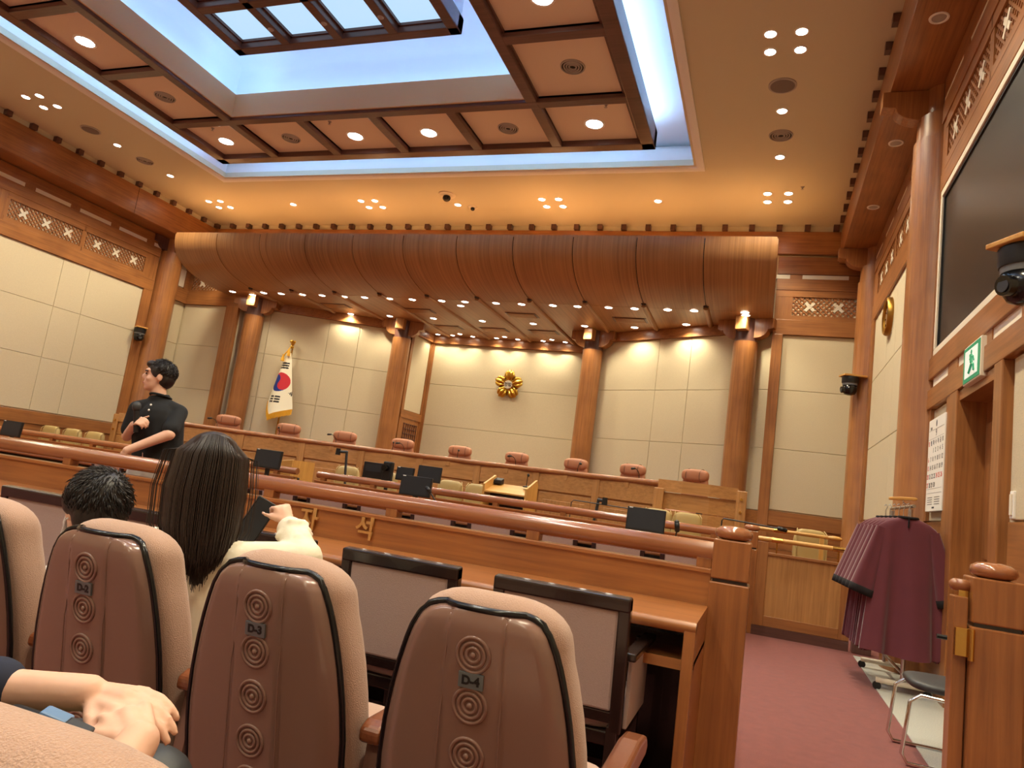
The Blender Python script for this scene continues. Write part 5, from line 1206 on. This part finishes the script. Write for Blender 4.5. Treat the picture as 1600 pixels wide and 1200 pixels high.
# the girl with long hair
girl = thing('person', (-1.6, 1.82, 0), 0, 'seated person with long dark hair and cream blouse filming with a phone', 'person')
gh = (-1.665, 1.86, 1.125); gf = (-.35, .93, 0)
mb = MB(); head(mb, gh, gf, .96); mb.capsule((-1.65, 1.88, .92), (-1.655, 1.86, 1.04), .048, .044)
mb.capsule((-1.62, 1.92, .50), (-1.645, 1.89, .84), .11, .10)
for a, b, r0, r1 in (((-1.50, 1.9, .875), (-1.325, 1.96, .90), .044, .038), ((-1.325, 1.96, .90), (-1.47, 2.05, .985), .036, .026), ((-1.87, 1.9, .855), (-1.86, 2.02, .66), .044, .038), ((-1.86, 2.02, .66), (-1.76, 2.2, .62), .036, .026)): mb.capsule(a, b, r0, r1)
for s in (-1, 1): mb.capsule((-1.62+s*.09, 1.96, .53), (-1.62+s*.09, 2.33, .54), .08, .062); mb.capsule((-1.62+s*.09, 2.33, .54), (-1.62+s*.09, 2.38, .08), .055, .04); mb.capsule((-1.62+s*.09, 2.38, .05), (-1.62+s*.09, 2.5, .04), .038, .03)
hand(mb, (-1.47, 2.05, .985), (-.62, .1, .72), (.6, -.5, .55), .8, (1.0, 1.3, .9), .02, -1); hand(mb, (-1.76, 2.2, .62), (.7, .6, 0), (0, 0, 1), .85, (.4, .4, .4), .02, 1)
remesh(mb, 'body', 'skin', girl, .0065, 3)
mb = MB(); mb.capsule((-1.62, 1.93, .55), (-1.645, 1.9, .80), .135, .125); mb.capsule((-1.50, 1.9, .865), (-1.87, 1.9, .86), .062, .06); mb.capsule((-1.65, 1.89, .85), (-1.65, 1.88, .93), .085, .06)
mb.capsule((-1.50, 1.9, .87), (-1.325, 1.96, .895), .058, .057); mb.capsule((-1.325, 1.96, .895), (-1.45, 2.035, .97), .058, .044); mb.capsule((-1.87, 1.9, .86), (-1.88, 2.02, .66), .06, .055); mb.capsule((-1.86, 2.02, .66), (-1.78, 2.17, .63), .053, .042)
rnd = random.Random(3)
for i in range(34):
    a = rnd.uniform(0, 2*PI); q = rnd.random(); p = Vector((-1.325, 1.96, .895))*(1-q)+Vector((-1.45, 2.035, .97))*q; o = Vector((math.cos(a)*.5, math.sin(a)*.8, math.cos(a)*.7)).normalized()*.047
    mb.capsule(p+o, p+o+Vector((rnd.uniform(-.02, .02), rnd.uniform(-.01, .01), rnd.uniform(-.03, .01))), .014, .009, 8)
remesh(mb, 'blouse', 'blouse', girl, .007, 2)
mb = MB()
for s in (-1, 1): mb.capsule((-1.62+s*.09, 1.94, .53), (-1.62+s*.09, 2.33, .54), .095, .075); mb.capsule((-1.62+s*.09, 2.33, .54), (-1.62+s*.09, 2.38, .12), .07, .058)
remesh(mb, 'trousers', 'navy', girl, .012, 4)
HV = Vector((.66, -.75, 0)); HX = Vector((.75, .66, 0))      # towards the viewer, across the view
def strand(q, dep, rnd, k=1.0):
    c = Vector(gh); rd = math.sqrt(max(.03, 1-q*q))
    tp = c+HX*q*.055*k+HV*(.03+.055*rd*dep)+Vector((0, 0, .118-.03*q*q))
    sh = c+HX*q*.098*k+HV*(.10*rd*dep)+Vector((0, 0, .05))
    md = c+HX*q*.108*k+HV*(.02+.098*rd*dep)+Vector((0, 0, -.06))
    lo = c+HX*(q*.105*k+.006)+HV*(.045+.075*rd*dep)+Vector((0, 0, -.17))
    lw = c+HX*(q*.088*k+.012+rnd.uniform(-.006, .006))+HV*(.065+.06*rd*dep)+Vector((0, 0, -.225-.03*(1-abs(q))))
    en = c+HX*(q*.06*k+.018+rnd.uniform(-.012, .012))+HV*(.075+.05*rd*dep)+Vector((0, 0, -.245-.105*(1-abs(q-.1))*rnd.uniform(.55, 1.1)))
    return [tp, sh, md, lo, lw, en]
def long_hair():
    rnd = random.Random(8); mb = MB(); c = Vector(gh)
    mb.ell(c+Vector((0, 0, .03)), (.09, .1, .098), 26, 18)
    for i in range(110):
        mb.tube(strand(rnd.uniform(-1, 1), rnd.uniform(.1, .95), rnd), [.014, .018, .018, .016, .011, .003], 7)
    return mb
remesh(long_hair(), 'hair', 'hair_brown', girl, .006, 2)
st = MB(); rnd = random.Random(4)
for i in range(420):
    st.tube(strand(rnd.uniform(-1.06, 1.06), 1.03+.22*rnd.random(), rnd, 1.06), [.001, .0022, .0024, .0022, .0016, .0006], 4)
for i in range(26):
    st.tube(strand(rnd.choice((-1, 1))*rnd.uniform(1.05, 1.35), .6, rnd, 1.08), [.0006, .001, .001, .001, .001, .0005], 4)
so = st.build('hair_strands', 'hair_brown', girl, True); so['kind'] = 'stuff'
ph = thing('smartphone', (-1.6, 2.08, .93), 0, 'dark smartphone held up by the long-haired person', 'phone')
m = Matrix.Translation((-1.635, 2.09, .972)) @ Matrix.Rotation(.65, 4, 'Z') @ Matrix.Rotation(.42, 4, 'Y')
MB().box(-.037, .037, -.004, .004, -.078, .078, m).build('phone_case', 'black_gloss', ph, bevel=.004); MB().box(-.034, .034, -.0052, -.0042, -.074, .074, m).build('phone_screen', 'mon', ph); MB().box(-.039, .039, -.003, .005, -.08, .08, m).build('phone_edge', 'dark_grey', ph, bevel=.004)

# the boy
boy = thing('person', (-2.19, 1.97, 0), 0, 'seated child with short black hair and white face mask', 'person')
bh = (-2.225, 1.955, .925); bf = (-.97, .22, 0)
mb = MB(); head(mb, bh, bf, 1.0); mb.capsule((-2.18, 1.96, .74), (-2.185, 1.955, .86), .045, .042); mb.capsule((-2.18, 1.96, .5), (-2.18, 1.96, .68), .11, .1)
for s in (-1, 1): mb.capsule((-2.18, 1.96+s*.13, .68), (-2.24, 1.96+s*.16, .52), .04, .034); mb.capsule((-2.24, 1.96+s*.16, .52), (-2.38, 1.96+s*.08, .5), .033, .024); hand(mb, (-2.38, 1.96+s*.08, .5), (-1, -s*.3, 0), (0, 0, 1), .75, (.3, .4, .3), .02, s)
for s in (-1, 1): mb.capsule((-2.18, 1.96+s*.08, .5), (-2.22+.1, 2.2+s*.06, .5), .07, .055); mb.capsule((-2.12, 2.2+s*.06, .5), (-2.12, 2.24+s*.06, .08), .05, .035)
remesh(mb, 'body', 'skin', boy, .007, 3); hair_cap('hair', bh, bf, 1.17, 'hair', boy, extra=lambda mb, c, m: mb.ell(c+m @ Vector((0, -.055, -.055)), (.072, .055, .04), 16, 10, m))
face_parts(boy, bh, bf, 1.0)
mb = MB(); mb.capsule((-2.18, 1.96, .5), (-2.18, 1.96, .7), .13, .12); mb.capsule((-2.18, 1.84, .7), (-2.18, 2.08, .7), .062, .062)
for s in (-1, 1): mb.capsule((-2.18, 1.96+s*.13, .69), (-2.22, 1.96+s*.15, .57), .058, .055)
remesh(mb, 'shirt', 'white', boy, .01, 4)
mb = MB()
for s in (-1, 1): mb.capsule((-2.18, 1.96+s*.08, .5), (-2.12, 2.2+s*.06, .5), .085, .07); mb.capsule((-2.12, 2.2+s*.06, .5), (-2.12, 2.24+s*.06, .1), .065, .05)
remesh(mb, 'trousers', 'navy', boy, .012, 4)
c = Vector(bh); f = Vector(bf).normalized(); r = f.cross(Vector((0, 0, 1))); m = Matrix((r, f, Vector((0, 0, 1)))).transposed()
rows = [[tuple(c+m @ Vector((.066*math.sin(a)*(1-.15*abs(t_)), .024+.078*math.cos(a), -.05+.048*t_))) for a in [-1.15+2.3*i/14 for i in range(15)]] for t_ in (-1, -.5, 0, .5, 1)]
mk = MB().grid(rows).build('face_mask', 'mask', boy, True, solid=.003)
for s in (-1, 1):
    for dz in (-.09, -.012): MB().tube([c+m @ Vector((s*.063, .05, dz)), c+m @ Vector((s*.074, .02, -.02+(dz+.05)*.5)), c+m @ Vector((s*.088, -.02, -.012+(dz+.05)*.4))], .0022, 6).build('mask_strap', 'mask', boy, True)

# the person whose hands rest on the bag
p3_ = thing('person', (-1.08, .72, 0), 0, 'person in navy sleeves with clasped hands at the lower left edge', 'person')
mb = MB()
head(mb, (-1.2, .62, 1.24), (-.2, .97, 0), 1.0); mb.capsule((-1.2, .6, 1.02), (-1.2, .61, 1.17), .055, .05); mb.capsule((-1.16, .68, .5), (-1.2, .62, .92), .13, .14)
for a, b, r0, r1 in (((-1.03, .57, .93), (-.80, .72, .69), .047, .042), ((-.78, .755, .695), (-.812, .872, .772), .041, .029), ((-1.38, .62, .98), (-1.34, .78, .76), .05, .042), ((-1.34, .78, .76), (-.985, .93, .79), .04, .028)): mb.capsule(a, b, r0, r1)
for s in (-1, 1): mb.capsule((-1.14+s*.1, .75, .52), (-1.12+s*.1, 1.14, .56), .09, .07); mb.capsule((-1.12+s*.1, 1.14, .56), (-1.12+s*.1, 1.18, .08), .06, .04); mb.capsule((-1.12+s*.1, 1.18, .05), (-1.12+s*.1, 1.3, .04), .04, .03)
hand(mb, (-.99, .945, .785), (.95, .0, .06), (.0, -.25, .97), .95, (.2, .4, .4), .03, 1)
hand(mb, (-.812, .872, .772), (-.84, .45, .2), (.25, -.4, .9), .92, (.5, .7, .5), .03, -1, (-.95, .0, -.1))
remesh(mb, 'body', 'skin', p3_, .0045, 3)
mb = MB(); mb.capsule((-1.16, .68, .54), (-1.2, .62, .9), .155, .165); mb.capsule((-1.04, .58, .93), (-1.38, .62, .98), .066, .07); mb.capsule((-1.2, .6, 1.0), (-1.2, .61, 1.06), .08, .07)
mb.capsule((-1.03, .57, .93), (-.86, .68, .755), .062, .05); mb.capsule((-1.38, .62, .98), (-1.34, .78, .76), .066, .06); mb.capsule((-1.34, .78, .76), (-1.12, .875, .78), .058, .048)
remesh(mb, 'shirt', 'navy', p3_, .008, 4)
mb = MB()
for s in (-1, 1): mb.capsule((-1.14+s*.1, .72, .52), (-1.12+s*.1, 1.14, .56), .105, .085); mb.capsule((-1.12+s*.1, 1.14, .56), (-1.12+s*.1, 1.18, .1), .078, .06)
remesh(mb, 'trousers', 'dark_grey', p3_, .01, 4)
hair_cap('hair', (-1.2, .62, 1.24), (-.2, .97, 0), 1.05, 'hair', p3_)
m_, nt, b_ = nodes_of('camo'); tc = nt.nodes.new('ShaderNodeTexCoord'); vo = nt.nodes.new('ShaderNodeTexVoronoi'); vo.inputs['Scale'].default_value = 32; vo.distance = 'CHEBYCHEV'
rp_ = nt.nodes.new('ShaderNodeValToRGB'); rp_.color_ramp.interpolation = 'CONSTANT'
for i, cc in enumerate((lin(28, 32, 28), lin(66, 76, 50), lin(96, 98, 66), lin(40, 48, 40))):
    e = rp_.color_ramp.elements[i] if i < 2 else rp_.color_ramp.elements.new(.5)
    e.position = i*.26; e.color = cc
nt.links.new(tc.outputs['Object'], vo.inputs['Vector']); sp_ = nt.nodes.new('ShaderNodeSeparateColor'); nt.links.new(vo.outputs['Color'], sp_.inputs[0]); nt.links.new(sp_.outputs[0], rp_.inputs['Fac']); nt.links.new(rp_.outputs['Color'], b_.inputs['Base Color']); b_.inputs['Roughness'].default_value = .9; MATS['camo'] = m_
bag = thing('camouflage_bag', (-.97, .87, .60), 0, 'green camouflage bag with blue buckle under the clasped hands', 'bag')
cushion(-.98, .88, .675, .13, .085, .068, 3.4).build('bag_body', 'camo', bag, True)
MB().tube([(-1.1, .84, .735), (-1.03, .85, .768), (-.93, .84, .772), (-.86, .83, .735)], .013, 8).build('strap', 'black', bag, 40)
MB().box(-.024, .018, -.013, .013, -.006, .006, Matrix.Translation((-.935, .84, .785)) @ Matrix.Rotation(.3, 4, 'Y') @ Matrix.Rotation(.4, 4, 'Z')).build('buckle', 'buckle', bag, bevel=.004)
MB().box(-.02, .02, -.015, .015, -.008, .004, Matrix.Translation((-.90, .845, .777)) @ Matrix.Rotation(.35, 4, 'Y') @ Matrix.Rotation(.4, 4, 'Z')).build('buckle_socket', 'black', bag, bevel=.004)
